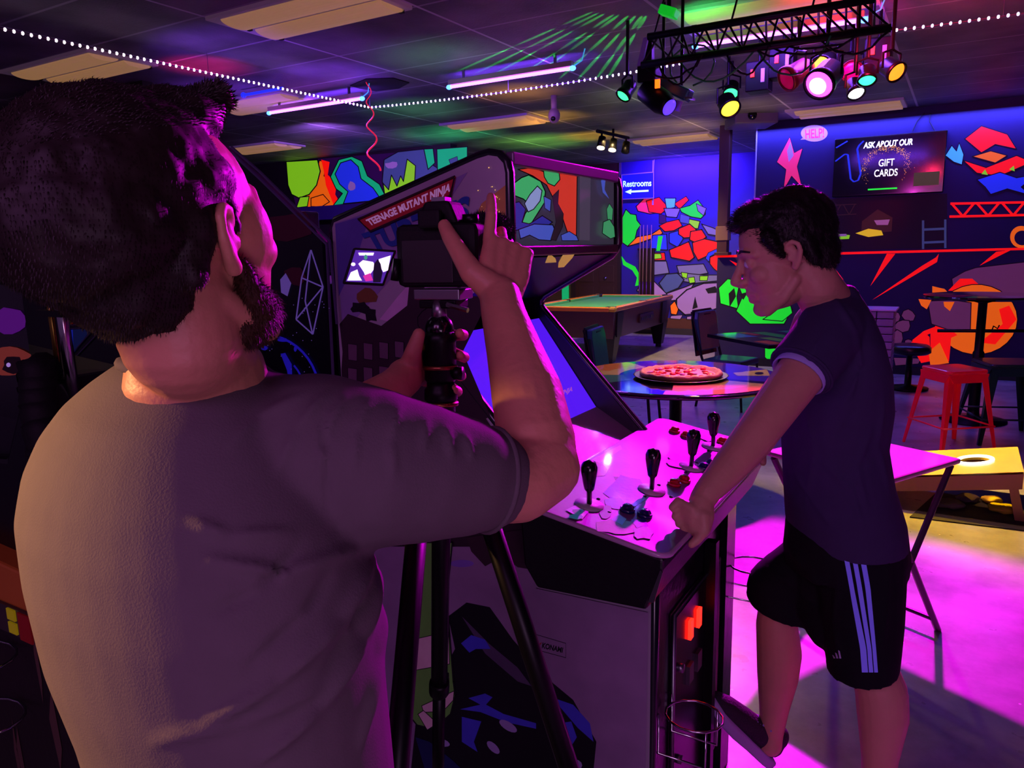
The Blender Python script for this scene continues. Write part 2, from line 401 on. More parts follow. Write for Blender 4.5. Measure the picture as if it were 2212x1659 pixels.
# brown panelled double door in the back wall
x0, x1 = onY(1246, 600, YP).x, onY(1336, 600, YP).x
dm = mat('brown_door', '#3a2318', .45)
mb = MB().bb((x0, YP-.05, 0), (x1, YP-.005, 2.1)); d1 = struct('door_1', mb, dm)
for i in range(2):
    for j in range(5):
        xa = x0+(x1-x0)*(.08+.48*i); mb = MB().bb((xa, YP-.06, .15+j*.39), (xa+(x1-x0)*.36, YP-.05, .45+j*.39))
        obj('door_panel', mb, dm, d1, bevel=.006)
obj('door_frame', MB().bb((x0-.09, YP-.06, 0), (x0, YP, 2.18)).bb((x1, YP-.06, 0), (x1+.06, YP, 2.18)).bb((x0-.09, YP-.06, 2.1), (x1+.06, YP, 2.18)), mat('door_casing', '#2a1a12', .5), d1)
obj('door_handle', MB().cyl((x0+.62, YP-.1, 1.0), (x0+.62, YP-.05, 1.0), .025), STEEL, d1, True)
# green framed blue opening left of it
xg = onY(1226, 640, YP).x
struct('window_1', MB().bb((xg-1.3, YP-.02, .9), (xg-.1, YP, 2.0)), fluo('deepblue', '#1634a8', .3))
struct('window_2', MB().bb((xg-.1, YP-.04, .5), (xg+.03, YP, 2.0)), F_TEAL)
# post at the end of the half wall
pm = mat('dark_wood_post', '#4a2c1c', .45)
p = thing('wooden_post', 'tall dark brown wooden post rising from the end of the low wall to the ceiling', 'post', (-2.71, YB-.02, 1.43))
obj('post_shaft', MB().bb((-2.775, YB-.07, 1.43), (-2.645, YB+.06, HC)), pm, p, bevel=.006)
obj('post_collar', MB().bb((-2.79, YB-.085, 1.62), (-2.63, YB+.075, 1.80)), mat('post_wear', '#8a6a4a', .4), p, bevel=.006)
obj('post_cap', MB().bb((-2.80, YB-.09, 1.43), (-2.62, YB+.08, 1.47)), pm, p, bevel=.004)

# ---------------------------------------------------------------- wall paintings (plain stand-ins for the known designs)
def onB(x, y): return onY(x, y, YB)
def onP(x, y): return onY(x, y, YP)
def onM(x, y): return onY(x, y, YM)
NB = (0, -1, 0)
def mural(name, label, place, items, step=.0002):
    mb, ms = MB(), []; art(mb, ms, place, items, NB, 1, step)
    # rest the paint coat on the wall
    lo = [min(v.x for v in mb.v), max(v.x for v in mb.v), min(v.z for v in mb.v), max(v.z for v in mb.v)]
    o = obj(name, mb, ms, None, norm=False); tag(o, label, 'mural'); return o
# mural strip on the left wall
it = [(F_PLUM, [(618, 349), (1010, 317), (1010, 424), (640, 449)]),
      (F_ORANGE, [(690, 346), (706, 352), (700, 380), (722, 398), (722, 436), (734, 445), (640, 449), (652, 420), (676, 404)], 2),
      (F_RED, [(694, 345), (712, 350), (708, 378), (728, 394), (724, 420), (738, 444), (722, 446), (704, 400), (700, 372)]),
      (F_LIME, [(618, 349), (686, 345), (692, 370), (684, 400), (668, 420), (646, 428), (630, 420), (622, 400)], 2.5),
      (F_LIME, [(648, 426), (668, 424), (664, 446), (640, 449)], 2), (F_ORANGE, [(672, 428), (698, 420), (712, 436), (694, 447), (672, 446)], 2),
      (F_TEAL, [(714, 382), (732, 345), (760, 338), (782, 348), (794, 380), (820, 398), (836, 430), (720, 444), (740, 418), (726, 408)], 2),
      (F_BLUE, [(724, 376), (736, 352), (758, 345), (774, 360), (780, 386), (806, 406), (824, 432), (742, 440), (752, 414), (734, 398)], 2),
      (F_TAN, blob(760, 402, 9, 10, 10, .15, 3)),
      (F_STEEL, [(830, 345), (860, 328), (916, 322), (924, 350), (960, 372), (955, 392), (836, 428), (826, 392)], 2),
      (F_TAN, blob(846, 356, 12, 7, 9, .3, 5)), (F_TAN, blob(884, 390, 10, 8, 9, .3, 6)),
      (F_TEAL, [(916, 322), (936, 321), (940, 352), (925, 366)], 2), (F_TEAL, [(944, 322), (1010, 317), (1010, 378), (946, 392)], 2),
      (F_STEEL, [(970, 345), (988, 338), (990, 350), (974, 356)], 1),
      (F_LIME, [(832, 424), (828, 396), (840, 410), (846, 378), (858, 402), (866, 380), (872, 392), (880, 344), (898, 358), (896, 396), (880, 416)], 2)]
mural('wall_mural', 'bright cartoon-coloured painted strip high on the left wall with lime disc and orange flame', onM, it)
struct('trim_4', MB().bb((-14, YM-.22, onM(700, 476).z), (-6.35, YM, onM(650, 450).z)), mat('purple_ledge', '#3c2a70', .5))
# far wall: green splash, red and green shards over grey boulders
def shard(cx, cy, r, n, seed, rot=0, asp=1.): return blob(cx, cy, r, r*asp, n, .28, seed, rot)
it = [(F_GREEN, [(1344, 470), (1352, 452), (1362, 462), (1374, 464), (1376, 476), (1384, 486), (1376, 498), (1370, 524), (1356, 532), (1344, 524)], 2),
      (F_GREEN, [(1342, 552), (1352, 566), (1372, 576), (1380, 590), (1382, 616), (1372, 618), (1376, 600), (1366, 584), (1346, 572)]),
      (F_PINK, [(1374, 446), (1396, 424), (1420, 430), (1440, 440), (1436, 458), (1404, 462), (1378, 456)], 2),
      (F_RED, [(1396, 434), (1424, 426), (1444, 448), (1428, 462), (1402, 458)], 2),
      (F_RED, [(1456, 440), (1482, 424), (1488, 432), (1468, 452)], 2),
      (F_CYAN, [(1436, 428), (1460, 428), (1458, 448), (1440, 452)], 2), (F_GREY, [(1434, 450), (1470, 450), (1462, 470), (1440, 468)], 2),
      (F_GREEN, [(1468, 450), (1490, 444), (1508, 432), (1520, 448), (1524, 462), (1514, 472), (1492, 468), (1472, 458)], 2),
      (F_LIME, [(1484, 472), (1512, 478), (1508, 494), (1486, 492)], 2), (F_GREY, [(1504, 440), (1526, 450), (1520, 466), (1508, 456)], 1.5),
      (F_PLUM, [(1424, 462), (1438, 466), (1440, 484), (1424, 482)], 1), (F_STEEL, [(1470, 462), (1490, 468), (1488, 484), (1468, 480)], 1),
      (F_RED, [(1440, 480), (1466, 474), (1474, 488), (1456, 498), (1436, 500), (1424, 488)], 2),
      (F_ORANGE, [(1356, 532), (1376, 512), (1408, 506), (1426, 494), (1432, 504), (1412, 514), (1384, 524)], 2),
      (F_BLUE, [(1410, 508), (1440, 506), (1442, 540), (1404, 538)], 2), (F_GREEN, [(1422, 510), (1432, 510), (1426, 542), (1418, 542)]),
      (F_BLUE, [(1446, 504), (1466, 498), (1476, 516), (1464, 534), (1446, 524)], 2),
      (F_RED, [(1466, 494), (1490, 484), (1504, 496), (1498, 512), (1478, 514), (1466, 506)], 2.5),
      (F_RED, [(1492, 500), (1516, 496), (1526, 512), (1506, 526), (1490, 518)], 2.5),
      (F_RED, [(1446, 540), (1470, 530), (1488, 522), (1500, 556), (1490, 564), (1450, 556)], 2.5),
      (F_RED, [(1496, 524), (1522, 516), (1558, 524), (1558, 548), (1530, 552), (1508, 562), (1498, 544)], 2.5),
      (F_BLUE, [(1524, 558), (1530, 546), (1556, 534), (1556, 542), (1534, 554), (1532, 566)], 1.5),
      (F_RED, [(1534, 556), (1556, 546), (1552, 588), (1542, 580), (1534, 570)], 2),
      (F_GREY, [(1516, 484), (1540, 492), (1556, 500), (1554, 510), (1530, 506)], 2),
      (F_RED, [(1398, 546), (1436, 546), (1438, 562), (1396, 562)], 2), (F_LIME, [(1410, 548), (1428, 548), (1430, 558), (1412, 560)], 1.5),
      (F_GREY, [(1400, 564), (1440, 564), (1446, 590), (1404, 596)], 2), (F_GREY, [(1462, 574), (1520, 570), (1530, 590), (1470, 600)], 2),
      (F_GREY, [(1452, 592), (1480, 590), (1520, 594), (1556, 594), (1556, 606), (1500, 612), (1456, 604)], 2),
      (F_LIME, [(1472, 588), (1486, 590), (1484, 602), (1474, 598)], 1.5), (F_LIME, [(1487, 600), (1500, 598), (1502, 610), (1490, 612)], 1.5), (F_LIME, [(1512, 596), (1530, 596), (1528, 606), (1512, 606)], 1.5),
      (F_STEEL, [(1424, 612), (1440, 592), (1464, 590), (1478, 604), (1466, 622), (1438, 634)], 2.5),
      (F_TAN, [(1376, 628), (1390, 602), (1412, 606), (1442, 636), (1400, 640)], 2), (F_TAN, [(1440, 634), (1480, 620), (1500, 612), (1480, 646), (1450, 650)], 2.5),
      (F_TAN, [(1462, 646), (1484, 626), (1520, 612), (1556, 610), (1556, 664), (1520, 676), (1480, 680), (1462, 664)], 3),
      (F_ORANGE, [(1448, 660), (1458, 650), (1466, 668), (1462, 680), (1450, 678)], 2),
      (F_TAN, [(1450, 682), (1476, 680), (1470, 690), (1448, 688)], 1.5), (F_TAN, [(1484, 684), (1512, 680), (1508, 690), (1484, 690)], 1.5),
      (BLACK, [(1524, 624), (1546, 618), (1552, 632), (1530, 634)]), (BLACK, [(1502, 640), (1508, 664), (1496, 668)])]
mural('wall_mural', 'jagged red, green and grey boulder painting on the blue far wall behind the pool cues', onP, it)
struct('trim_5', MB().bb((-5.4, YP-.012, 0.11), (-2.9, YP, onP(1480, 688).z)), paint('dado', '#6a3c28'))
# low wall: green rocks, red rays, mauve dome, orange disc
it = [(F_GREEN, [(1552, 622), (1572, 602), (1592, 606), (1598, 612), (1592, 640), (1596, 668), (1556, 656)], 2.5), (F_GREEN, [(1594, 614), (1618, 622), (1612, 634), (1626, 638), (1640, 646), (1668, 664), (1690, 664), (1712, 668), (1694, 700), (1620, 700), (1590, 672), (1604, 640)], 2.5),
      (BLACK, [(1574, 634), (1586, 622), (1590, 640), (1576, 664)]), (BLACK, [(1596, 636), (1616, 630), (1606, 648)]),
      (F_GREEN, [(1648, 690), (1680, 668), (1708, 660), (1712, 676), (1690, 694)], 2), (F_GREEN, [(1652, 742), (1690, 738), (1684, 770), (1664, 782), (1652, 772)], 2),
      ]
mural('wall_mural', 'green boulders painted on the low wall behind the square table', onB, it)
it = [(F_RED, [(1576, 562), (1604, 574), (1604, 580), (1590, 574)]), (F_RED, [(1786, 558), (1792, 564), (1822, 604), (1806, 602), (1784, 574)]),
      (F_RED, [(1916, 548), (1934, 548), (1880, 618)]), (F_RED, [(2022, 556), (2028, 548), (2024, 566), (1884, 648), (1992, 574)]), (F_RED, [(2152, 544), (2184, 540), (2116, 574)]),
      ]
mural('wall_mural', 'thin tapering red rays painted on the low wall under the red line', onB, it)
it = [(F_MAUVE, [(2056, 602), (2084, 586), (2108, 578), (2212, 566), (2260, 600), (2240, 634), (2060, 634)], 2),
      (F_RED, [(2048, 628), (2074, 602), (2100, 602), (2130, 628)]), (F_ORANGE, [(2014, 618), (2030, 622), (2040, 624), (2046, 630), (2014, 632)]),
      (F_ORANGE, blob(2110, 690, 88, 76, 26), 2), (F_RED, [(2010, 720), (1964, 740), (1996, 715), (2030, 702), (2060, 690), (2056, 716), (2050, 780), (2010, 784)]),
      (F_RED, [(2158, 668), (2180, 660), (2196, 690), (2150, 744), (2116, 740), (2166, 700)]), (F_RED, [(2020, 704), (2052, 710), (2068, 724), (2030, 740)]),
      (F_MAUVE, [(2004, 650), (2060, 648), (2098, 654), (2096, 716), (2060, 716), (2012, 700)], 2), (F_ORANGE, [(1984, 646), (2012, 648), (2002, 668), (1990, 660)]), (F_ORANGE, [(2038, 652), (2062, 652), (2052, 672), (2040, 662)]),
      (F_RED, [(1966, 742), (1994, 716), (2008, 728), (2010, 780), (1990, 784)]), (F_ORANGE, [(2006, 760), (2030, 740), (2050, 784), (2010, 790)]),
      ]
mural('wall_mural', 'x', onB, it)['label'] = 'orange striped disc and mauve dome painted on the low wall behind the bar table'
it = [(F_MAUVE, blob(1962, 682, 14, 14, 8, .15, 2), 2), (F_MAUVE, blob(1950, 704, 18, 15, 8, .15, 3), 2), (F_MAUVE, blob(1938, 732, 14, 18, 8, .15, 4), 2), (F_MAUVE, blob(1934, 684, 11, 12, 8, .15, 5), 2), (F_MAUVE, blob(1962, 744, 10, 12, 8, .15, 6), 2),
      (F_MAUVE, [(1930, 772), (1990, 774), (1984, 786), (1934, 790)], 1.5)]
mural('wall_mural', 'cluster of small mauve stones painted low on the wall beside the brick pillar', onB, it)
# red line along the top of the low wall, painted lattice beams
def seg(a, b, wd): return strokes([a, b], wd)[0]
ms = []; mb = MB(); its = [(F_RED, seg((1548, 554), (2230, 537), 5))]
art(mb, ms, onB, its, NB, 1, .004); tag(obj('wall_stripe', mb, ms, norm=False), 'long thin red painted line running along the top of the low wall', 'wall stripe')
def lattice(x0, y0, x1, y1, h, n, wd):
    o = [seg((x0, y0), (x1, y1), wd), seg((x0-2, y0+h), (x1, y1+h*.97), wd)]
    for i in range(n):
        xa, xb = x0+(x1-x0)*i/n, x0+(x1-x0)*(i+1)/n; xm = (xa+xb)/2; f = lambda x: y0+(y1-y0)*(x-x0)/(x1-x0)
        o += [seg((xa+3, f(xa)), (xm, f(xm)+h), wd), seg((xm, f(xm)+h), (xb-3, f(xb)), wd)]
    return o
mb, ms = MB(), []; art(mb, ms, onB, [(F_RED, q) for q in lattice(2053, 440, 2270, 436, 28, 4, 5)], NB, 1, .0004); tag(obj('wall_mural', mb, ms, norm=False), 'red painted zigzag lattice beam on the violet wall, right of the television', 'mural')
mb, ms = MB(), []; art(mb, ms, onB, [(F_RED, seg((1634, 511), (1771, 439+0), 0.1))]+[(F_RED, seg((1632, 436), (1771, 438), 4))], NB, 1, .0004); tag(obj('wall_stripe', mb, ms, norm=False), 'short red painted bar on the violet wall left of the television', 'wall stripe')
# plain coloured stand-ins where the upper wall figures are
it = [(F_PINK, [(1688, 330), (1706, 296), (1716, 330), (1734, 320), (1722, 360), (1732, 404), (1710, 380), (1692, 412), (1698, 366), (1678, 350)], 1), (F_TAN, [(1700, 326), (1708, 306), (1714, 336), (1704, 350)])]
mural('wall_mural', 'pink and red angular patch painted on the violet wall under the speech bubble', onB, it)
it = [(F_RED, [(2084, 300), (2120, 272), (2176, 290), (2196, 322), (2150, 312), (2120, 330)], 2), (F_CYAN, [(2042, 336), (2056, 314), (2066, 326), (2072, 308), (2082, 334), (2078, 356), (2060, 350)], 2),
      (F_ORANGE, [(2100, 338), (2140, 326), (2176, 336), (2150, 352)], 2), (F_RED, [(2080, 346), (2130, 362), (2196, 336), (2230, 350), (2160, 380), (2110, 374)], 2),
      (F_BLUE, [(2110, 388), (2160, 372), (2196, 384), (2240, 376), (2206, 404), (2226, 422), (2176, 408), (2140, 420), (2128, 404)], 2), (F_LIME, [(2120, 376), (2128, 366), (2134, 378)]), (F_LIME, [(2180, 366), (2190, 358), (2192, 370)])]
mural('wall_mural', 'red, cyan and blue angular patches painted on the violet wall right of the television', onB, it)
it = [(F_ORANGE, blob(2206, 512, 24, 24, 24), 0), (mat('violet_wall_paint', '#20104e'), blob(2208, 514, 17, 16, 20))]
mural('wall_mural', 'orange painted ring on the violet wall at the right edge, above the red line', onB, it)
# dim window-like painting below the television
gm = fluo('dim_umber', '#4a3424', .12); dmk = fluo('dim_black', '#120a10', .1)
it = [(dmk, [(1786, 430), (2046, 418), (2046, 534), (1786, 542)]), (F_STEEL, seg((1994, 476), (1994, 538), 5)), (F_STEEL, seg((2042, 474), (2042, 536), 5)), (F_STEEL, seg((1996, 496), (2042, 494), 5)), (F_STEEL, seg((1996, 524), (2042, 522), 5)),
      (gm, [(1862, 478), (1896, 452), (1928, 470), (1926, 500), (1860, 506)]), (F_TAN, [(1888, 476), (1922, 474), (1918, 486), (1894, 486)]), (F_YEL, [(1848, 504), (1876, 494), (1904, 498), (1908, 508), (1876, 512)]),
      (F_LIME, [(1790, 508), (1804, 504), (1836, 508), (1834, 516), (1792, 518)]), (F_TAN, [(1794, 506), (1828, 505), (1830, 510), (1800, 512)])]
for q in lattice(1788, 444, 1850, 441, 22, 2, 2): it.append((gm, q))
mural('wall_mural', 'dark painted panel with a small ladder and glowing dishes below the television', onB, it)
# speech bubble
p = thing('wall_mural', 'white oval speech bubble with pink HELP! lettering on the violet wall', 'mural', onB(1758, 300)+V((0, -.001, 0)))
mb, ms = MB(), []; art(mb, ms, onB, [(F_TAN, [(1740, 292), (1729, 302), (1746, 301)]), (mat('bubble', '#c090d0', .6, 0, '#b080c8', .45), blob(1759, 288, 29, 18, 28))], NB, 2, .0006); obj('bubble', mb, ms, p, norm=False)
q = [onY(x, y, YB-.004) for x, y in ((1740, 300), (1780, 297), (1780, 276), (1739, 280))]; text('lettering', 'HELP!', q, F_PINK, p, bold=.02)

# ---------------------------------------------------------------- television
q = [onY(x, y, YB-.06) for x, y in ((1797, 428), (2037, 413), (2037, 281), (1797, 301))]
p = thing('television', 'large wall-mounted television showing white gift cards message with gold glitter', 'television', q[0])
tx0, tx1, tz0, tz1 = q[0].x, q[1].x, (q[0].z+q[1].z)/2, (q[2].z+q[3].z)/2
obj('casing', MB().bb((tx0, YB-.06, tz0), (tx1, YB-.004, tz1)), BLACKG, p, bevel=.008)
def tv(u, v, d=.0): return V((tx0+(tx1-tx0)*u, YB-.062-d, tz0+(tz1-tz0)*v))
scm = mat('screen_dark', '#05050a', .12, 0, '#0a0412', .5)
obj('screen', MB().add([tv(.015, .03), tv(.985, .03), tv(.985, .97), tv(.015, .97)], [(0, 1, 2, 3)]), scm, p, norm=False)
S_W = mat('screen_white', '#ffffff', .5, 0, '#fffff0', 1.3); S_B = mat('screen_blue', '#1020a0', .5, 0, '#2038e0', .75)
S_G = mat('screen_green', '#10d030', .5, 0, '#10e030', 1.1); S_Y = mat('screen_gold', '#c89030', .5, 0, '#e0a040', 1.1); S_D = mat('screen_olive', '#404020', .5, 0, '#5a4a1c', .4)
def tvq(u0, v0, u1, v1, d=.0015): return [tv(u0, v0, d), tv(u1, v0, d), tv(u1, v1, d), tv(u0, v1, d)]
text('lettering', 'ASK ABOUT OUR', tvq(.27, .80, .71, .905), S_W, p, bold=.03, shear=.15)
text('lettering', 'GIFT', tvq(.42, .48, .56, .60), S_W, p, bold=.012)
text('lettering', 'CARDS', tvq(.385, .31, .595, .43), S_W, p, bold=.012)
mb = MB()
def ln(a, b, w_):
    a, b = V(a), V(b); d = (b-a); n_ = V((-d.y*.55, d.x/.55*.55, 0)).normalized()*w_
    mb.add([tv(*(a+n_).xy, .001), tv(*(b+n_).xy, .001), tv(*(b-n_).xy, .001), tv(*(a-n_).xy, .001)], [(0, 1, 2, 3)])
for pts in (((.015, .62), (.10, .73), (.13, .72), (.17, .30), (.20, .25), (.24, .27), (.26, .38), (.215, .80), (.23, .86), (.27, .93)), ((.015, .85), (.12, .95))):
    for i in range(len(pts)-1): ln((*pts[i], 0), (*pts[i+1], 0), .009)
obj('maze_lines', mb, S_B, p, norm=False)
mb = MB(); mb.add(tvq(.335, .09, .60, .115), [(0, 1, 2, 3)]); obj('progress_bar', mb, S_G, p, norm=False)
mb = MB(); mb.add(tvq(.74, .12, .96, .34, .0008), [(0, 1, 2, 3)]); obj('picture_patch', mb, S_D, p, norm=False)
mb = MB(); R = random.Random(3)
for i in range(420):
    t = R.gauss(.5, .26) if i % 3 else R.uniform(-.25, 1.1); a = math.pi*(1-t); rr = 1+R.gauss(0, .09)
    u, v = .49+.20*rr*math.cos(a), .45+.34*rr*math.sin(a)
    s_ = R.uniform(.0015, .0042)
    if .02 < u < .98 and .05 < v < .96: mb.add([tv(u-s_, v, .0012), tv(u, v-s_*1.6, .0012), tv(u+s_, v, .0012), tv(u, v+s_*1.6, .0012)], [(0, 1, 2, 3)])
o = obj('gold_glitter', mb, S_Y, p, norm=False); o['kind'] = 'stuff'
for px in (1985, 1998):     # loose wires above the set
    tag(obj('cable', MB().tube([onY(px+12, 244, YB-.02), onY(px-(4 if px < 1990 else -10), 262, YB-.02), onY(px-(14 if px < 1990 else -22), 284, YB-.02)], .006, 6), BLACK, None), ('thin black wire hanging from the ceiling to the left part of the television top' if px < 1990 else 'thin black wire hanging from the ceiling to the right part of the television top'), 'cable')

# ---------------------------------------------------------------- restroom sign, neon tube, cue rack
p = thing('restroom_sign', 'lit blue restrooms sign with white lettering and left-pointing arrow', 'sign', onY(1378, 432, YP-.03))
q = [onY(x, y, YP-.04) for x, y in ((1343, 431), (1412, 428), (1412, 372), (1343, 378))]
mb = MB().prism(q, (0, .035, 0)); obj('panel', mb, mat('sign_blue', '#1020c0', .3, 0, '#1414d8', .55), p)
mb = MB().tube([x+V((0, -.003, 0)) for x in q], .012, 6, closed=True); obj('frame', mb, W_TRIM, p)
GL = mat('sign_glow', '#c8f0ff', .5, 0, '#a0e0ff', 1.5)
text('lettering', 'Restrooms', [onY(x, y, YP-.044) for x, y in ((1346, 404), (1407, 402), (1407, 388), (1346, 391))], GL, p, bold=.02)
text('arrow_tail', '-', [onY(x, y, YP-.044) for x, y in ((1362, 416), (1401, 414), (1401, 410), (1362, 412))], GL, p)
mb = MB().add([onY(x, y, YP-.044) for x, y in ((1350, 414.5), (1364, 408.5), (1363, 419.5))], [(0, 1, 2)]); obj('arrow_head', mb, GL, p, norm=False)
p = thing('neon_tube', 'thin violet neon tube along the top of the blue far wall', 'neon light', onY(1488, 330, YP-.05))
obj('tube', MB().cyl(onY(1418, 336, YP-.06), onY(1600, 316, YP-.06), .012, n=10), mat('neon_violet', '#b050ff', .4, 0, (.75, .12, 1), 3.2), p, True)
obj('lead', MB().tube([onY(1418, 336, YP-.06), onY(1414, 340, YP-.03), onY(1412, 370, YP-.02)], .008, 6), W_TRIM, p, True)
for k, px in enumerate((1384, 1391, 1399, 1408)):
    a, b_ = onY(px, 636, YP-.06), onY(px-1, 486, YP-.04)
    q_ = thing('cue_stick', ['leftmost', 'second from left', 'third from left', 'rightmost'][k]+' of the four pool cues standing against the far wall', 'pool cue', (a.x, a.y, .0), 'pool cues on the far wall')
    a = V((a.x, YP-.14, 0.12)); b_ = V((b_.x, YP-.03, b_.z)); mid = a.lerp(b_, .45)
    obj('butt', MB().cyl(a, mid, .018, .013, 10), mat('cue_dark', '#4a2230', .3), q_, True); obj('shaft', MB().cyl(mid, b_, .013, .007, 10), mat('cue_pale', '#a08078', .3), q_, True)
cx0, cx1 = onY(1378, 640, YP).x, onY(1416, 640, YP).x; zc = onY(1390, 540, YP).z
q_ = thing('cue_rack', 'dark wooden rack holding the pool cues against the far wall', 'cue rack', ((cx0+cx1)/2, YP-.05, .08)); rw = mat('rack_wood', '#2a1812', .4)
obj('base_shelf', MB().bb((cx0, YP-.2, .09), (cx1, YP-.02, .115)), rw, q_); obj('back_board', MB().bb((cx0+.02, YP-.025, .11), (cx1-.02, YP-.015, zc)), rw, q_); obj('top_holder', MB().bb((cx0, YP-.045, zc), (cx1, YP-.012, zc+.03)), rw, q_)

# ================================================================== THE CEILING FITTINGS
DIFF = mat('yellowed_diffuser_glow', '#c8b090', .5, 0, '#e0a468', .28, var=.05); TRAY = mat('fixture_enamel', '#c8b8bc', .5, 0, '#9a8090', .05, var=.04)  # unlit fixtures; faint warm glow added in emission to lift them
TL = [(-6.70, 3.39, 'at the far left edge of the picture'), (-4.22, 3.40, 'at the top edge of the picture, left of centre'), (-6.70, 5.19, 'crossed by the string lights behind the quiff'),
      (-9.20, 7.38, 'above the left mural strip'), (-5.48, 7.62, 'beside the dome camera'), (-4.22, 10.32, 'in front of the far wall neon'),
      (-1.86, 9.25, 'over the television wall'), (-1.76, 4.98, 'behind the lighting truss, lit green and red')]
for k, (x, y, where) in enumerate(TL):
    p = thing('ceiling_light', 'unlit rectangular fluorescent ceiling light '+where, 'ceiling light', (x+.6, y+.28, HC-.04))
    obj('tray', MB().bb((x, y, HC-.025), (x+1.2, y+.57, HC+.01)), TRAY, p, bevel=.004)
    for j in (0, 1):
        c = y+.15+.27*j; n = 10
        poly = [V((x+.1, c+.115*math.cos(math.pi*i/n), HC-.025-.032*math.sin(math.pi*i/n))) for i in range(n+1)]
        obj('diffuser', MB().prism(poly, (1.06, 0, 0)), DIFF, p)
        for e in (.09, 1.13):
            if j == 1 or e < 1: obj('latch', MB().bb((x+e, c+.1, HC-.045), (x+e+.03, c+.12, HC-.02)), BLACK, p)
VT = mat('blacklight_tube', '#c060ff', .3, 0, (.55, .10, 1), 7.5); VC = mat('blacklight_cap', '#4060ff', .3, 0, (.05, .18, 1), 6)
for k, (x0, x1, yy, wh) in enumerate(((-5.97, -4.77, 5.47, 'left of the red streamer'), (-3.86, -2.70, 5.54, 'in the middle of the ceiling'), (-1.71, -.64, 5.46, 'behind the lighting truss'))):
    p = thing('blacklight_fixture', 'glowing violet blacklight tube fixture '+wh, 'blacklight', ((x0+x1)/2, yy, 2.93))
    obj('housing', MB().bb((x0, yy-.02, 2.945), (x1, yy+.02, 2.985)), mat('housing_beige', '#b09888', .5), p, bevel=.004)
    obj('tube', MB().cyl((x0+.02, yy, 2.93), (x1-.02, yy, 2.93), .013, n=12), VT, p, True)
    for x in (x0, x1): obj('end_cap', MB().ell((x, yy, 2.93), (.028, .02, .02)), VC, p, True)
    for x in (x0+.15, x1-.15): obj('hanger', MB().bb((x-.01, yy-.008, 2.98), (x+.01, yy+.008, HC)), STEEL, p)
    obj('power_lead', MB().tube([(x1, yy, 2.94), (x1+.09, yy-.02, 2.97), (x1+.12, yy-.03, HC)], .005, 6), F_CYAN, p, True)
tag(obj('blacklight_fixture', MB().cyl((-5.75, 4.99, 3.0), (-5.25, 4.99, 3.0), .012).ell((-5.76, 4.99, 3.0), .025), mat('blue_tube', '#3040ff', .4, 0, '#2030ff', .9), None, True), 'short dim blue tube under the ceiling light behind the photographer\'s hair', 'blacklight')
# string lights: two runs
BULB = mat('led_bulb', '#ffffff', .3, 0, (1, .78, .95), 4.5); BULBV = mat('led_bulb_violet', '#ffffff', .3, 0, (.75, .6, 1), 3.4)
CORD = mat('light_cord', '#6a4a60', .5)
def string_lights(a, b, n, label, bm, sag=.0):
    a, b = V(a), V(b); p = thing('string_lights', label, 'string lights', (a+b)/2)
    pts = [a.lerp(b, i/n)-V((0, 0, sag*4*(i/n)*(1-i/n))) for i in range(n+1)]
    obj('cord', MB().tube(pts, .0035, 5), CORD, p)
    u = basis(b-a)[0]; first = None
    for i in range(n):
        c = (pts[i]+pts[i+1])/2
        if first is None:
            first = obj('bulb', MB().ell((0, 0, 0), (.0085, .0085, .011), None, 8, 6), bm, None, True, norm=False)
            first.data.transform(Matrix.Translation(first.location)); first.parent = p; first.location = c-wloc(p)
        else:
            o = first.copy(); COL.objects.link(o); o.parent = p; o.location = c-wloc(p)
    hooks = [pts[0], pts[-1], pts[n//2]]
    for h in hooks: obj('hook', MB().cyl(h, (h.x, h.y, HC), .002, n=6), STEEL, p)
string_lights((-4.953, 2.2, 2.9), (-4.885, 5.706, 2.9), 72, 'run of white string lights crossing the upper left above the photographer\'s head', BULB, .0)
string_lights((-4.885, 5.706, 2.9), (-1.9, 5.76, 2.9), 62, 'run of white string lights from the red streamer to the lighting truss', BULBV, .03)
string_lights((-.55, 5.70, 2.9), (.75, 5.72, 2.9), 26, 'run of violet string lights right of the lighting truss at the top right corner', BULBV, .01)
# spiral streamer
pts = []
top, bot = onY(793, 150, 5.4), onY(808, 368, 5.4)
for i in range(120):
    t = i/119; a = t*math.pi*2*5.5*(1-.25*t); r = .012+.045*t
    c = top.lerp(bot, t); pts.append(c+V((math.cos(a)*r, math.sin(a)*r, 0)))
p = thing('spiral_streamer', 'red foil spiral streamer hanging from the ceiling left of centre', 'streamer', bot)
obj('spiral', MB().tube(pts, [.003+.006*i/119 for i in range(120)], 6), mat('red_foil', '#ff3048', .3, 0, '#ff2838', .55), p, True)
obj('hook', MB().cyl(top, (top.x, top.y, HC), .002, n=6), STEEL, p)
# broken ceiling tile
q = [onZ(x, y, HC-.002) for x, y in ((756, 184), (790, 170), (850, 168), (884, 178), (862, 190), (812, 196), (776, 190))]
tag(obj('ceiling_hole_patch', MB().prism(q, (0, 0, -.006)), mat('dark_hole', '#050403', .9)), 'ragged dark opening in a ceiling tile behind the red streamer', 'ceiling opening')  # thin dark patch stands in for the shade inside the hole
# dome camera
c = onZ(1197, 250, 2.86); p = thing('security_camera', 'small pale dome security camera on a ceiling stem, centre of the picture', 'security camera', c)
obj('stem', MB().cyl((c.x, c.y, c.z), (c.x, c.y, HC), .03, .03), mat('camera_shell', '#a89890', .4), p, True)
obj('dome', MB().ell((c.x, c.y, c.z), (.06, .06, .075)), mat('camera_shell', '#a89890'), p, True); obj('lens', MB().ell((c.x+.012, c.y-.045, c.z-.035), (.025, .025, .025)), BLACKG, p, True)
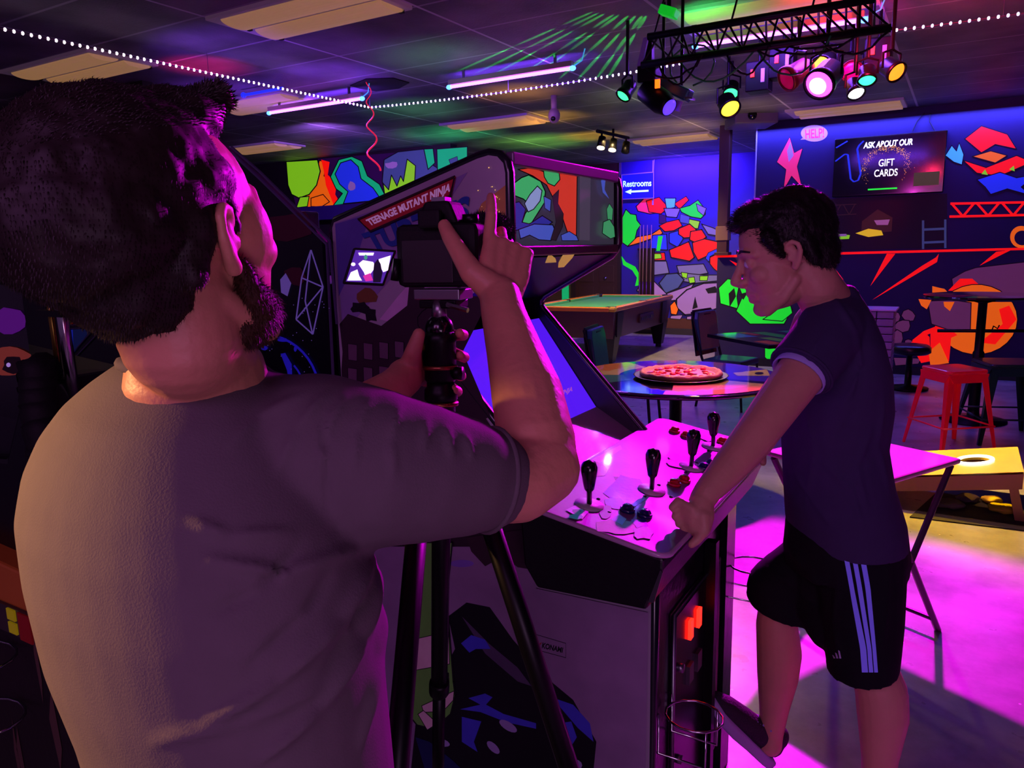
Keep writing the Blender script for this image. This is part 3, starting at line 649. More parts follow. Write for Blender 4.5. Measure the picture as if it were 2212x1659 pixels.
# track with three spot heads
a, b_ = onZ(1290, 283, 2.98), onZ(1357, 298, 2.98)
p = thing('track_light', 'black ceiling track with three small spot heads right of the dome camera', 'track light', (a+b_)/2)
d = (b_-a).normalized(); obj('track', MB().cyl(a, b_, .022, n=8), BLACKM, p); obj('bracket', MB().cyl((a+b_)/2, V((*((a+b_)/2).xy, HC)), .015), BLACKM, p)
WARM = mat('warm_lamp', '#fff0d0', .4, 0, (1, .75, .42), 9)
for k, t in enumerate((.14, .5, .93)):
    c = a.lerp(b_, t)-V((0, 0, .13)); h = obj('spot_head', MB().cyl(c+V((0, 0, .13)), c+V((0, 0, .06)), .012).cyl(c+V((0, .02, .07)), c+V((.0, -.03, -.06)), .045, .055), BLACKM, p, True)
    if k < 2: obj('lamp_face', MB().cyl(c+V((0, -.03, -.058)), c+V((0, -.034, -.068)), .047), WARM, h)

# ================================================================== THE LIGHTING TRUSS
ty, tz = 4.57, 2.65
A0, A1 = onY(1386, 141, ty), onY(1925, 60, ty); B0, B1 = onY(1400, 76, ty), onY(1890, 2, ty)
A0.z = A1.z = (A0.z+A1.z)/2; B0.z = B1.z = (B0.z+B1.z)/2
p = thing('lighting_truss', 'black triangular lattice lighting truss hanging under the ceiling at the upper right', 'truss', (A0+A1)/2)
BK = V((0, .30, 0)); C_0, C_1 = (A0+B0)/2+BK, (A1+B1)/2+BK
for a, b_ in ((A0, A1), (B0, B1), (C_0, C_1)): obj('chord', MB().cyl(a, b_, .021, n=10), BLACKM, p, True)
n = 9
for i in range(n):
    for (P0, P1, Q0, Q1) in ((A0, A1, B0, B1), (A0, A1, C_0, C_1), (B0, B1, C_0, C_1)):
        obj('brace', MB().cyl(P0.lerp(P1, i/n), Q0.lerp(Q1, (i+.5)/n), .0065, n=6).cyl(Q0.lerp(Q1, (i+.5)/n), P0.lerp(P1, (i+1)/n), .0065, n=6), BLACKM, p)
obj('end_plate', MB().prism([A0+V((-.03, 0, 0)), A0+V((.0, 0, 0)), B0+V((-.0, 0, .0)), B0+V((-.03, 0, 0))], (0, .02, 0)), mat('lavender_bracket', '#8c84c8', .5), p)
for i, t in enumerate((.03, .4, .75, .99)):
    c = B0.lerp(B1, t); obj('hanging_chain', MB().cyl(c, V((c.x+.03, c.y+.1, HC)), .006, n=6), BLACKM, p)
R = random.Random(5)
for i in range(9):      # loose cables draped along it
    t0, t1 = R.random()*.8, 0; t1 = min(1, t0+R.uniform(.12, .35)); a, b_ = A0.lerp(A1, t0), A0.lerp(A1, t1); dp = R.uniform(.05, .2)
    pts = [a.lerp(b_, s/8)+V((0, -.03+R.uniform(0, .3)*.2, -dp*4*(s/8)*(1-s/8))) for s in range(9)]
    obj('cable', MB().tube(pts, .006, 6), (mat('green_cable', '#208840', .5) if i in (0, 3) else RUBBER), p, True)
# lamps; each hangs from a clamp
def par(name, label, px, py, Y, aim, r, Ln, col, es, grp=None, face=None, anchor=None, body=BLACKM):
    c = onY(px, py, Y); d = V(aim).normalized(); q = thing(name, label, 'stage light', c, grp)
    back = c-d*Ln
    h = obj('lamp_body', MB().lathe(c, [(r*.55, -Ln), (r*.95, -Ln*.8), (r*.95, -.25*Ln), (r*1.08, -.2*Ln), (r*1.12, 0), (r*.98, .005), (r*.96, -.02)], d), body, q, True)
    obj('lens', MB().lathe(c, [(r*.93, -.012), (r*.8, -.002), (r*.4, .006), (.001, .008)], d), mat('lens_'+label[:18].replace(' ', '_'), col, .3, 0, col, es, var=.02), q, True)
    u = basis(d)[0]; m_ = c-d*Ln*.45; an = anchor or V((m_.x, m_.y+.0, B0.z+.05 if Y > 4.7 else A0.z))
    y0 = m_+u*(r*1.15); y1 = m_-u*(r*1.15); t = V((m_.x, m_.y, m_.z+r*1.9))
    obj('yoke', MB().tube([y0, y0+V((0, 0, r*1.5)), t, y1+V((0, 0, r*1.5)), y1], .008, 6), BLACKM, q)
    obj('clamp', MB().cyl(t, V((t.x, t.y, HC)), .012, n=8), BLACKM, q); return q
par('stage_light', 'big stage light blazing white-magenta in the middle of the truss', 1768, 184, 5.0, (-.25, -.8, -.55), .085, .22, (1, .025, .95), 9)
_c = onY(1768, 184, 5.0)+V((-.25, -.8, -.55)).normalized()*.012; _h = [o for o in COL.objects if o.name.startswith('lens')][-1]
obj('hot_core', MB().lathe(_c, [(.05, 0), (.001, .002)], (-.25, -.8, -.55)), mat('hot_core', '#ffffff', .3, 0, (1, .4, 1), 9), [o for o in COL.objects if o.name.startswith('stage_light')][-1])
par('stage_light', 'amber-red ringed stage light directly above the blazing magenta one', 1773, 146, 5.5, (-.2, -.8, -.35), .07, .16, (1, .22, .03), 5)
par('stage_light', 'green stage light at the far left end of the truss', 1345, 208, 5.0, (-.35, -.55, -.75), .05, .13, (.03, 1, .2), 3.2)
par('stage_light', 'yellow stage light just above the wooden post', 1578, 236, 6.1, (.45, -.5, -.62), .075, .15, (1, .6, .02), 5)
par('stage_light', 'green stage light just above the yellow one over the wooden post', 1579, 203, 6.55, (.1, -.6, -.7), .06, .13, (.02, 1, .2), 2.4)
par('stage_light', 'small green stage light right of the magenta one', 1873, 175, 5.2, (.1, -.5, -.85), .05, .11, (.03, 1, .3), 3)
par('stage_light', 'small white stage light below the truss right of the magenta one', 1850, 203, 5.3, (.3, -.5, -.75), .05, .12, (.85, .85, 1), 6)
par('stage_light', 'orange stage light at the far right end of the truss', 1938, 157, 5.3, (.6, -.5, -.55), .058, .13, (1, .16, .01), 3.2)
par('stage_light', 'dark red-glinting stage light left of the magenta one', 1698, 172, 5.35, (-.55, -.55, -.4), .075, .2, (.35, .0, .05), .6, body=mat('red_body', '#7a1020', .35, .3))
par('stage_light', 'red stage light right beside the magenta one', 1840, 154, 5.7, (.2, -.8, -.2), .065, .17, (.6, .0, .12), .8, body=mat('red_body', '#7a1020'))
# moving head at the left end
c = onY(1412, 208, 4.7); q = thing('stage_light', 'black moving-head stage light with violet glow under the left end of the truss', 'stage light', c)
obj('base', MB().box(c+V((-.03, 0, .13)), (.12, .12, .1)), BLACKM, q, bevel=.01); obj('arm', MB().box(c+V((-.03, 0, .23)), (.045, .045, .2)), BLACKM, q)
obj('head', MB().lathe(c+V((.03, -.02, -.02)), [(.03, -.14), (.07, -.11), (.075, .05), (.06, .1), (.055, .12)], (.75, -.3, -.55)), BLACKM, q, True)
obj('lens', MB().lathe(c+V((.03, -.02, -.02))+V((.75, -.3, -.55)).normalized()*.12, [(.05, 0), (.03, .01), (.001, .012)], (.75, -.3, -.55)), mat('violet_lens', '#6030ff', .3, 0, '#5030ff', 2), q, True)
obj('side_panel', MB().box(c+V((.12, .02, -.06)), (.10, .03, .06), Matrix.Rotation(.35, 3, 'Y')), mat('lavender_plate', '#9a84e0', .4), q); obj('status_lamp', MB().box(c+V((.06, -.1, .05)), (.03, .01, .05)), mat('amber_dot', '#ff5010', .4, 0, '#ff4808', 5), q)
c = onY(1455, 192, 4.8); q = thing('stage_light', 'slim teal scanner light slung under the left part of the truss', 'stage light', c)
obj('scanner_body', MB().box(c, (.24, .1, .075), Matrix.Rotation(.5, 3, 'Y')), mat('teal_metal', '#2a6a70', .35, .4), q, bevel=.012); obj('mirror', MB().box(c+V((.115, -.03, -.075)), (.05, .06, .01), Matrix.Rotation(.2, 3, 'Y')), CHROME, q)
obj('bracket', MB().cyl(c+V((-.07, 0, .05)), V((c.x-.07, c.y, HC)), .01).cyl(c+V((.05, 0, 0)), V((c.x+.05, c.y, HC)), .01), BLACKM, q); obj('loop_cable', MB().tube([c+V((.14*math.cos(t*.5)+.12, -.02, .12+.12*math.sin(t*.5))) for t in range(-3, 9)], .006, 6), mat('green_cable', '#208840'), q, True)
for k, (px, py) in enumerate(((1640, 168), (1692, 138), (1898, 120))):
    c = onY(px, py, 5.75); q = thing('control_box', ['boxy black dimmer unit left of the magenta lamp', 'black dimmer unit with red light tucked behind the truss', 'black power unit with orange status light at the right end of the truss'][k], 'power unit', c)
    obj('case', MB().box(c, (.16, .14, .2)), BLACKM, q, bevel=.008); obj('status_lamp', MB().box(c+V((-.03, -.075, .02)), (.025, .008, .05)), mat('red_dot', '#ff2010', .4, 0, '#ff2408', 3), q)
    obj('sticker', MB().box(c+V((.04, -.073, .0)), (.025, .004, .09)), W_TRIM, q); obj('hanger', MB().cyl(c+V((0, 0, .1)), V((c.x, c.y, HC)), .01), BLACKM, q)
# laser projector washing green streaks on the ceiling
c = onY(1445, 26, 4.4); q = thing('laser_projector', 'small green-lit laser projector above the left end of the truss', 'laser projector', c)
obj('case', MB().box(c, (.10, .08, .05), Matrix.Rotation(.4, 3, 'Y')), mat('green_case', '#18c840', .4, 0, '#08d020', .6), q, bevel=.006); obj('bracket', MB().cyl(c, V((c.x, c.y, HC)), .012), BLACKM, q)
c = V((c.x, c.y, 2.97))
R = random.Random(6)
for i, (px, py) in enumerate(((1120, 96), (1110, 118), (1105, 140), (1130, 160), (1120, 190), (1180, 196), (1210, 214), (1255, 216), (1290, 205))):
    e = onZ(px, py, HC); h_ = V((e.x-c.x, e.y-c.y, 0)).normalized()
    for el, an, pw in ((5.6, 2.6, 330), (3.4, 1.6, 1500), (2.2, 1.1, 6500)):
        d = h_*math.cos(math.radians(el))+UPZ*math.sin(math.radians(el)); spot('laser_streak', c+h_*.06, c+d, (.03, 1, .10), pw, an, .5, .002)
for px, py in ((1108, 56), (1212, 50), (1330, 20), (1322, 34)):
    e = onZ(px, py, HC-.001); spot('laser_dot', c, e, (.03, 1, .10), 90, 2.2, .4, .002)
# grey ducted projector box on the bar wall
c = onY(1622, 258, 9.5); q = thing('projector', 'grey box projector mounted under the ceiling beside the wooden post', 'projector', c)
obj('case', MB().box(c, (.5, .5, .16), Matrix.Rotation(.5, 3, 'Z')), mat('grey_case', '#6a6070', .5), q, bevel=.015); obj('ceiling_mount', MB().cyl(c, V((c.x, c.y, HC)), .03), mat('grey_case', '#6a6070'), q); obj('lens', MB().cyl(c+V((.08, -.27, 0)), c+V((.09, -.30, 0)), .05), BLACKG, q, True)
# ================================================================== ARCADE CABINETS
def onPl(x, y, p0, n): v = ray(x, y); n = V(n); return C0+v*((V(p0)-C0).dot(n)/v.dot(n))
YN, YF = 1.47, 2.11
PROF = [(-1.41, 0), (-1.41, 1.63), (-1.40, 1.65), (-.955, 1.775), (-.925, 1.780), (-.90, 1.775), (-.883, 1.758), (-.878, 1.735), (-.878, 1.58), (-.885, 1.56), (-.90, 1.545), (-1.125, 1.425), (-1.14, 1.41), (-1.14, 1.39), (-1.125, 1.372), (-.80, 1.03), (-.765, .99), (-.53, .84), (-.53, 0)]
CAB = thing('arcade_cabinet', 'large four-player arcade cabinet with magenta-lit control panel in the centre', 'arcade cabinet', (-.97, 1.81, 0))
SIDE = mat('side_art_ground', '#a898ac', .42, bump=.05, bscale=30, var=.25, vscale=3)
def side(y, w_): return MB().prism([V((x, y, z)) for x, z in PROF], (0, w_, 0))
near = obj('side_panel', side(YN, .02), SIDE, CAB, label='near side panel with printed artwork')
far = obj('side_panel', side(YF-.02, .02), mat('side_black', '#0c0a12', .4), CAB)
TM = mat('edge_molding', '#15131c', .22, coat=.3)
for y in (YN-.001, YF-.021): obj('edge_molding', MB().tube([V((x, y+.011, z)) for x, z in PROF], .0125, 6, closed=True), TM, CAB, True)
# body shell between the sides
obj('back_panel', MB().prism([V((-1.40, YN+.02, .02)), V((-1.40, YN+.02, 1.63)), V((-1.385, YN+.02, 1.63)), V((-1.385, YN+.02, .02))], (0, YF-YN-.04, 0)), BLACK, CAB)
obj('top_panel', MB().prism([V((-1.40, YN+.02, 1.632)), V((-.925, YN+.02, 1.765)), V((-.925, YN+.02, 1.748)), V((-1.40, YN+.02, 1.615))], (0, YF-YN-.04, 0)), BLACK, CAB)
obj('front_panel', MB().prism([V((-.56, YN+.02, .0)), V((-.535, YN+.02, .0)), V((-.535, YN+.02, .84)), V((-.56, YN+.02, .84))], (0, YF-YN-.04, 0)), mat('front_black', '#0d0a14', .25, bump=.1, bscale=40), CAB)
# marquee
XM = -.884
MARQ = []; mb = MB().add([V((XM, YN+.03, 1.575)), V((XM, YF-.03, 1.575)), V((XM, YF-.03, 1.752)), V((XM, YN+.03, 1.752))], [(0, 1, 2, 3)])
mq = lambda n, h, e=.75: mat('marquee_'+n, h, .35, 0, h, e, var=.05)
ms = [mq('slate', '#4a4458', .35)]
pl = lambda x, y: onX(x, y, XM)
it = [(mq('slate', '#4a4458'), [(1104, 362), (1325, 392), (1325, 516), (1118, 522)]),
      (mq('red', '#d03828'), [(1118, 366), (1150, 362), (1176, 372), (1246, 378), (1244, 518), (1226, 505), (1214, 470), (1200, 440), (1180, 400), (1150, 380)], 2),
      (mq('green', '#40b068'), [(1172, 364), (1206, 370), (1208, 388), (1196, 402), (1182, 396), (1174, 382)], 2),
      (mq('green', '#40b068'), [(1100, 402), (1124, 384), (1140, 378), (1166, 392), (1176, 414), (1174, 438), (1160, 460), (1146, 482), (1122, 490), (1132, 462), (1144, 444), (1128, 430), (1102, 420)], 2.5),
      (mq('pale', '#8898c8'), [(1130, 440), (1142, 420), (1158, 402), (1168, 412), (1164, 434), (1150, 452), (1138, 458)], 2),
      (mq('navy', '#2c2c90'), [(1100, 440), (1118, 436), (1132, 452), (1124, 480), (1140, 484), (1168, 466), (1190, 480), (1182, 486), (1120, 496), (1102, 500)], 2),
      (mq('blue', '#4456b8'), [(1116, 496), (1150, 484), (1190, 486), (1196, 500), (1186, 520), (1160, 518), (1140, 508), (1120, 516)], 2),
      (mq('blue', '#4456b8'), [(1170, 424), (1186, 432), (1184, 458), (1172, 450)], 1.5),
      (mq('dark', '#241820'), [(1188, 424), (1202, 410), (1200, 440), (1212, 462), (1210, 490), (1196, 520), (1184, 518), (1196, 480)], 1),
      (mq('blue', '#4456b8'), [(1206, 508), (1224, 500), (1240, 510), (1244, 520), (1208, 520)], 1.5),
      (mq('dark2', '#463e50'), [(1246, 380), (1270, 384), (1268, 520), (1246, 518)]),
      (mq('blue', '#4456b8'), [(1292, 390), (1302, 388), (1300, 410), (1310, 430), (1296, 416)]),
      (mq('green2', '#3c9860'), [(1304, 452), (1310, 440), (1318, 452), (1316, 476), (1306, 474)], 1), (mq('green2', '#3c9860'), [(1296, 480), (1310, 474), (1320, 490), (1322, 512), (1312, 516), (1294, 504)], 1.5)]
art(mb, ms, pl, it, (1, 0, 0), 1, .0004)
obj('marquee', mb, ms, CAB, norm=False, label='backlit marquee with green, red and blue cartoon colours')
PB = mat('bezel_purple_lit', '#6a4a70', .3, .2)  # purple light on the top bezel is put into its colour
obj('marquee_frame', MB().bb((XM-.01, YN+.02, 1.752), (XM+.012, YF-.02, 1.782)), PB, CAB, bevel=.004)
obj('marquee_frame', MB().bb((XM-.01, YN+.02, 1.552), (XM+.012, YF-.02, 1.577)), mat('bezel_grey', '#4a4038', .35, .3), CAB, bevel=.004)
# sloping speaker panel with yellow splashes
a, b_ = V((-.90, 0, 1.548)), V((-1.135, 0, 1.422)); ns_ = V((b_.z-a.z, 0, a.x-b_.x)).normalized()*-1
ns_ = V((.45, 0, -.89)).normalized()
mb = MB().add([V((a.x, YN+.02, a.z)), V((b_.x, YN+.02, b_.z)), V((b_.x, YF-.02, b_.z)), V((a.x, YF-.02, a.z))], [(0, 1, 2, 3)]); ms = [mat('speaker_black', '#0e0a10', .3)]
pl = lambda x, y: onPl(x, y, a, ns_)
SY = mat('splash_yellow', '#d0b030', .4, 0, '#c0a030', .5)
art(mb, ms, pl, [(SY, [(1150, 620), (1168, 592), (1154, 586), (1176, 570), (1186, 546), (1200, 558), (1206, 586), (1194, 604), (1180, 606), (1168, 628), (1154, 632)]), (SY, [(1206, 566), (1216, 548), (1244, 542), (1236, 556), (1214, 580), (1204, 588)])], ns_, 1, .0008)
obj('speaker_panel', mb, ms, CAB, norm=False)
# monitor glass, lower bezel
G0, G1 = V((-1.125, 0, 1.372)), V((-.925, 0, 1.10)); gn = V((.80, 0, .59)).normalized()
inset = V((-.02, 0, -.015))
def slab(p, q, y0, y1, th): return MB().prism([V((p.x, y0, p.z)), V((q.x, y0, q.z)), V((q.x-th*.7, y0, q.z-th*.5)), V((p.x-th*.7, y0, p.z-th*.5))], (0, y1-y0, 0))
obj('monitor_bezel', slab(G0+inset, G1+inset, YN+.02, YF-.02, .02), BLACKG, CAB)
obj('screen', slab(G0+inset+V((.006, 0, -.004)), G1+inset+V((.002, 0, 0)), YN+.025, YF-.025, .006), mat('screen_glass', '#100828', .08, 0, (.10, .01, 1), 1.0, coat=1), CAB, label='glowing blue monitor behind glass')
G2 = V((-.79, 0, 1.022))
obj('instruction_card', slab(G1+inset, G2+inset, YN+.02, YF-.02, .015), mat('card_pink', '#9a8090', .22, coat=.5), CAB, label='pale glossy strip below the monitor')
for k in range(11):      # row of small dots of light reflected as studs along the bezel
    pass
q = [onPl(x, y, G1+inset+gn*.003, gn) for x, y in ((1205, 860), (1236, 848), (1238, 834), (1208, 846))]
text('lettering', 'NINJA', q, mat('reflected_letters', '#e080ff', .4, 0, '#d060e0', .5), CAB, bold=.02)  # painted reflection of shirt lettering in the glass, lifted by emission
# control panel housing and deck
CY0, CY1 = 1.36, 2.26
obj('control_box', MB().prism([V((x, CY0, z)) for x, z in ((-.80, 1.018), (-.47, .958), (-.47, .935), (-.505, .84), (-.758, .832), (-.79, .88))], (0, CY1-CY0, 0)), mat('control_box_black', '#0b090e', .4, bump=.15, bscale=90), CAB, bevel=.006)
dn = V((.0595, 0, .33)).normalized(); D0 = V((-.463, 0, .968))
def deckp(x, y): return V((x, y, D0.z+(D0.x-x)*.182))
def rr(x0, x1, y0, y1, r, n=5):
    o = []
    for cx, cy, a0 in ((x1-r, y1-r, 0), (x0+r, y1-r, 90), (x0+r, y0+r, 180), (x1-r, y0+r, 270)):
        for i in range(n+1): a = math.radians(a0+90*i/n); o.append((cx+r*math.cos(a), cy+r*math.sin(a)))
    return o
DK = mat('deck_print', '#8a5890', .55, coat=.08, spec=.25, bump=.06, bscale=90, var=.3, vscale=9)
mb = MB().prism([deckp(x, y) for x, y in rr(-.80, -.463, CY0-.004, CY1+.004, .03)], (0, 0, -.012)); ms = [DK]
pl = lambda x, y: onPl(x, y, D0, dn)
dk = lambda n, h: mat('deck_'+n, h, .55, coat=.08, spec=.25, var=.25, vscale=25, bump=.06, bscale=90)
it = [(dk('pink', '#a83868'), blob(1410, 962, 42, 22, 12, .2, 1)), (dk('plum', '#1c1028'), [(1300, 995), (1330, 968), (1372, 966), (1396, 976), (1362, 990), (1340, 1008), (1304, 1014)]),
      (dk('lilac', '#b080c0'), [(1276, 994), (1340, 962), (1344, 970), (1290, 1004)]), (dk('plum', '#1c1028'), [(1325, 1030), (1352, 1032), (1384, 1052), (1360, 1060), (1334, 1046)]),
      (dk('rose', '#902448'), blob(1282, 1016, 26, 18, 10, .2, 2)), (dk('indigo', '#2420a0'), blob(1352, 1066, 44, 34, 14, .18, 3)),
      (dk('teal', '#3c9c8c'), blob(1330, 1090, 24, 13, 10, .3, 4)), (dk('green', '#3ca850'), blob(1308, 1106, 12, 14, 9, .3, 5)), (dk('olive', '#6a7040'), blob(1330, 1140, 42, 18, 12, .3, 6)),
      (dk('slate', '#6c88c8'), [(1320, 1124), (1336, 1112), (1354, 1122), (1344, 1136)]), (dk('green2', '#4a8858'), blob(1390, 1152, 26, 16, 12, .3, 7)), (dk('indigo', '#2420a0'), blob(1382, 1132, 18, 10, 10, .3, 8)),
      (dk('lilac', '#b080c0'), [(1222, 1104), (1246, 1092), (1272, 1108), (1258, 1124)]), (dk('green', '#3ca850'), blob(1248, 1108, 12, 7, 10, .2, 9)), (dk('teal', '#3c9c8c'), blob(1245, 1119, 14, 6, 9, .3, 10)),
      (dk('pink', '#a83868'), blob(1468, 1000, 28, 12, 10, .25, 11)), (dk('red', '#781428'), [(1512, 948), (1522, 942), (1545, 952), (1530, 956)]), (dk('plum', '#1c1028'), blob(1455, 990, 14, 8, 9, .3, 12)),
      (dk('red', '#781428'), blob(1566, 1010, 18, 10, 9, .3, 13)), (dk('plum', '#1c1028'), blob(1500, 1090, 18, 12, 9, .3, 14))]
art(mb, ms, pl, it, (0, 0, 1), 1, .0002)
deck = obj('control_deck', mb, ms, CAB, norm=False, label='printed control deck with rounded corners')
obj('deck_edge', MB().tube([deckp(x, y)+V((0, 0, -.006)) for x, y in rr(-.80, -.463, CY0-.004, CY1+.004, .03)], .0065, 6, closed=True), mat('deck_edge', '#c090c0', .2, coat=.5), CAB, True)
WASH = mat('washer_white', '#c8b8c8', .3, coat=.3)
def joystick(px, py, tilt=(0, 0)):
    c = onPl(px, py, D0, dn); h = V((tilt[0], tilt[1], 1)).normalized()
    j = obj('joystick', MB().lathe(c+V((0, 0, .004)), [(.006, 0), (.006, .028), (.011, .034), (.014, .05), (.0185, .075), (.0185, .085), (.014, .096), (.001, .101)], h, 18), BLACKG, CAB, True)
    obj('dust_washer', MB().lathe(c+V((0, 0, .002)), [(.033, -.002), (.033, .002), (.001, .003)], dn, 24), WASH, j, True)
    u = basis(dn)[0]; w_ = dn.cross(u)
    obj('mounting_bolts', MB().ell(c+u*.048, (.005, .005, .003)), BLACKG, j, True); obj('mounting_bolts', MB().ell(c-u*.048, (.005, .005, .003)), BLACKG, j, True); obj('mounting_bolts', MB().ell(c+w_*.048, (.005, .005, .003)), BLACKG, j, True)
joystick(1273, 1092); joystick(1408, 1060, (.02, .03)); joystick(1493, 1010, (.05, .05)); joystick(1540, 966)
def button(px, py, m_):
    c = onPl(px, py, D0, dn); obj('button', MB().lathe(c, [(.017, 0), (.017, .006), (.0145, .009), (.0135, .006), (.0125, .013), (.008, .016), (.001, .0165)], dn, 22), m_, CAB, True)
BR = mat('button_red', '#c01020', .18, coat=.6); BBU = mat('button_blue', '#14105a', .18, coat=.6)
for x, y, m_ in ((1355, 1104, BBU), (1392, 1115, BBU), (1456, 1048, BR), (1477, 1040, BR), (1457, 933, BR), (1482, 943, BR), (1520, 1012, BBU), (1536, 1004, BBU), (1560, 956, BR), (1575, 962, BR)): button(x, y, m_)
# coin door, glowing slots, wire cup holders
XD = -.533
obj('coin_door', MB().bb((XD-.002, 1.62, .14), (XD+.006, 1.98, .70)), mat('coin_door', '#100c18', .22, .2), CAB, bevel=.006)
obj('coin_door_frame', MB().tube([V((XD+.006, y, z)) for y, z in ((1.61, .13), (1.99, .13), (1.99, .71), (1.61, .71))], .006, 6, closed=True), STEEL, CAB, True)
for y in (1.73, 1.80): obj('coin_slot', MB().box((XD+.010, y, .62), (.008, .022, .05)), mat('coin_slot_lit', '#ff2010', .3, 0, '#ff1a10', 5), CAB)
for y in (1.73, 1.80): obj('coin_return', MB().box((XD+.010, y, .50), (.01, .035, .05)), STEEL, CAB)
for z in (.12, .30, .55): obj('lock', MB().cyl((XD, 1.66, z), (XD+.016, 1.66, z), .011), STEEL, CAB, True)
obj('vertical_bar', MB().bb((XD, 1.87, .05), (XD+.03, 1.90, .80)), BLACKM, CAB)
obj('front_trim_strip', MB().bb((XD, YF-.09, .0), (XD+.02, YF, .84)), mat('front_black', '#0d0a14'), CAB)
def cup_holder(y, z, s=1.):
    r = .05*s; ring = [V((XD+.008+r*1.1+r*1.1*math.cos(a), y+r*math.sin(a), z)) for a in [math.pi+i*2*math.pi/14 for i in range(14)]]
    mb = MB().tube(ring, .003, 6, closed=True)
    for a in (-.9, .9):
        p = V((XD+.008+r*1.1+r*1.1*math.cos(a), y+r*math.sin(a), z)); mb.tube([p, p-V((0, 0, .09)), V((XD+.005, p.y, z-.09)), V((XD+.005, p.y, z+.01))], .003, 6)
    obj('cup_holder', mb, CHROME, CAB, True)
cup_holder(2.1, .66, 1.2); cup_holder(1.56, .50, 1.2)
# printed side artwork
ys = YN-.0008
def onN(x, y): return onY(x, y, ys)
sa = lambda n, h, r=.42: mat('print_'+n, h, r, var=.22, vscale=14, bump=.04, bscale=60)
mb, ms = MB(), []
it = [(sa('dusk', '#8a74ac'), [(724, 482), (900, 425), (1010, 372), (900, 540), (740, 720)]),
      (sa('blue_dusk', '#5a4ca4'), [(724, 484), (800, 462), (770, 560), (732, 640)]),
      (sa('haze', '#c89cc8'), [(860, 640), (930, 560), (1040, 520), (1090, 500), (1095, 600), (900, 690), (880, 704), (820, 690)]),
      (sa('amber_glow', '#c08a50'), [(1040, 440), (1092, 400), (1094, 600), (1050, 560), (1010, 510)]),
      (sa('rust', '#7a5030'), blob(792, 640, 20, 18, 11, .25, 2)), (sa('soot', '#1c1420'), blob(778, 664, 24, 14, 11, .35, 7)), (sa('soot', '#1c1420'), blob(800, 680, 14, 16, 9, .35, 8)),
      (sa('brick_dark', '#34202e'), [(734, 700), (752, 678), (824, 704), (880, 660), (884, 620), (904, 610), (940, 640), (1060, 640), (1000, 760), (1060, 900), (900, 960), (760, 940)]),
      (sa('brick_dark', '#34202e'), [(745, 690), (830, 715), (910, 690), (1100, 980), (1140, 1180), (760, 1180), (738, 800)])]
for i in range(4):
    for j in range(3): it.append((sa('window_glow', '#6a4a64'), [(752+i*34, 742+j*52-i*2), (772+i*34, 745+j*52-i*2), (772+i*34, 780+j*52-i*2), (753+i*34, 777+j*52-i*2)], 1.2))
it += [(sa('purple_ground', '#987ca0'), [(760, 1180), (1150, 1180), (1160, 1270), (1402, 1322), (1396, 1660), (1240, 1659), (900, 1659), (790, 1659)]),
       (sa('rock', '#3a2530'), [(1010, 1160), (1150, 1140), (1156, 1230), (1120, 1224), (1090, 1200), (1050, 1222), (1020, 1190)]), (sa('moon', '#8868c8'), blob(1000, 1216, 26, 8, 14)),
       (sa('dark_swirl', '#100c18'), [(985, 1400), (970, 1330), (1010, 1300), (1060, 1310), (1110, 1380), (1180, 1460), (1240, 1510), (1290, 1600), (1284, 1659), (890, 1659), (900, 1560)]),
       (sa('grey_swirl', '#5a4a6a'), [(1000, 1330), (1060, 1390), (1120, 1440), (1150, 1480), (1120, 1470), (1050, 1410)]),
       (sa('blue_cloth', '#4a4ae0'), [(998, 1388), (1020, 1370), (1050, 1380), (1062, 1400), (1030, 1400), (1016, 1408)]),
       (sa('blue_cloth', '#4a4ae0'), [(1014, 1506), (1050, 1496), (1066, 1504), (1052, 1520), (1090, 1540), (1160, 1560), (1160, 1572), (1096, 1558), (1040, 1536), (996, 1530), (1040, 1520)]),
       (sa('blue_cloth', '#4a4ae0'), [(1194, 1504), (1240, 1520), (1276, 1560), (1284, 1600), (1250, 1570), (1216, 1530)]),
       (sa('blue_cloth', '#4a4ae0'), [(1210, 1560), (1236, 1556), (1248, 1590), (1238, 1606), (1220, 1590)]),
       (sa('blue_cloth', '#4a4ae0'), [(1000, 1546), (1042, 1556), (1026, 1600), (1034, 1622), (1000, 1600)]), (sa('blue_dark', '#1c2860'), [(900, 1590), (930, 1600), (980, 1640), (1000, 1659), (920, 1659)]),
       (sa('pale_oval', '#a898d0'), blob(1100, 1566, 22, 9, 14, 0, 0, 32)), (sa('pale_oval', '#a898d0'), blob(956, 1601, 19, 8, 14, 0, 0, 18)), (sa('pale_oval', '#a898d0'), blob(1068, 1612, 18, 8, 14, 0, 0, 45)), (sa('pale_oval', '#a898d0'), blob(1238, 1650, 22, 14, 14)),
       (sa('leaf_green', '#70c050'), [(884, 1170), (980, 1170), (968, 1290), (972, 1340), (982, 1470), (986, 1500), (976, 1540), (940, 1572), (904, 1564), (884, 1540), (886, 1380)], 3),
       (sa('bandage', '#f0d0d0'), [(892, 1380), (972, 1362), (974, 1432), (886, 1448)], 1.5), (sa('bandage', '#f0d0d0'), [(914, 1522), (984, 1490), (982, 1510), (960, 1534), (918, 1536)], 1.5), (sa('bandage', '#f0d0d0'), [(906, 1540), (918, 1532), (948, 1560), (926, 1574)], 1.5), (sa('bandage', '#f0d0d0'), [(902, 1176), (922, 1196), (912, 1236), (900, 1236)])]
art(mb, ms, onN, it, (0, -1, 0), 1, .00012, line=sa('soot', '#1c1420'))
obj('side_artwork', mb, ms, CAB, norm=False, label='printed city dusk artwork with green and blue shapes')
q = [onN(x, y) for x, y in ((804, 500), (976, 424), (986, 382), (778, 474))]; q = [p+V((0, -.006, 0)) for p in q]
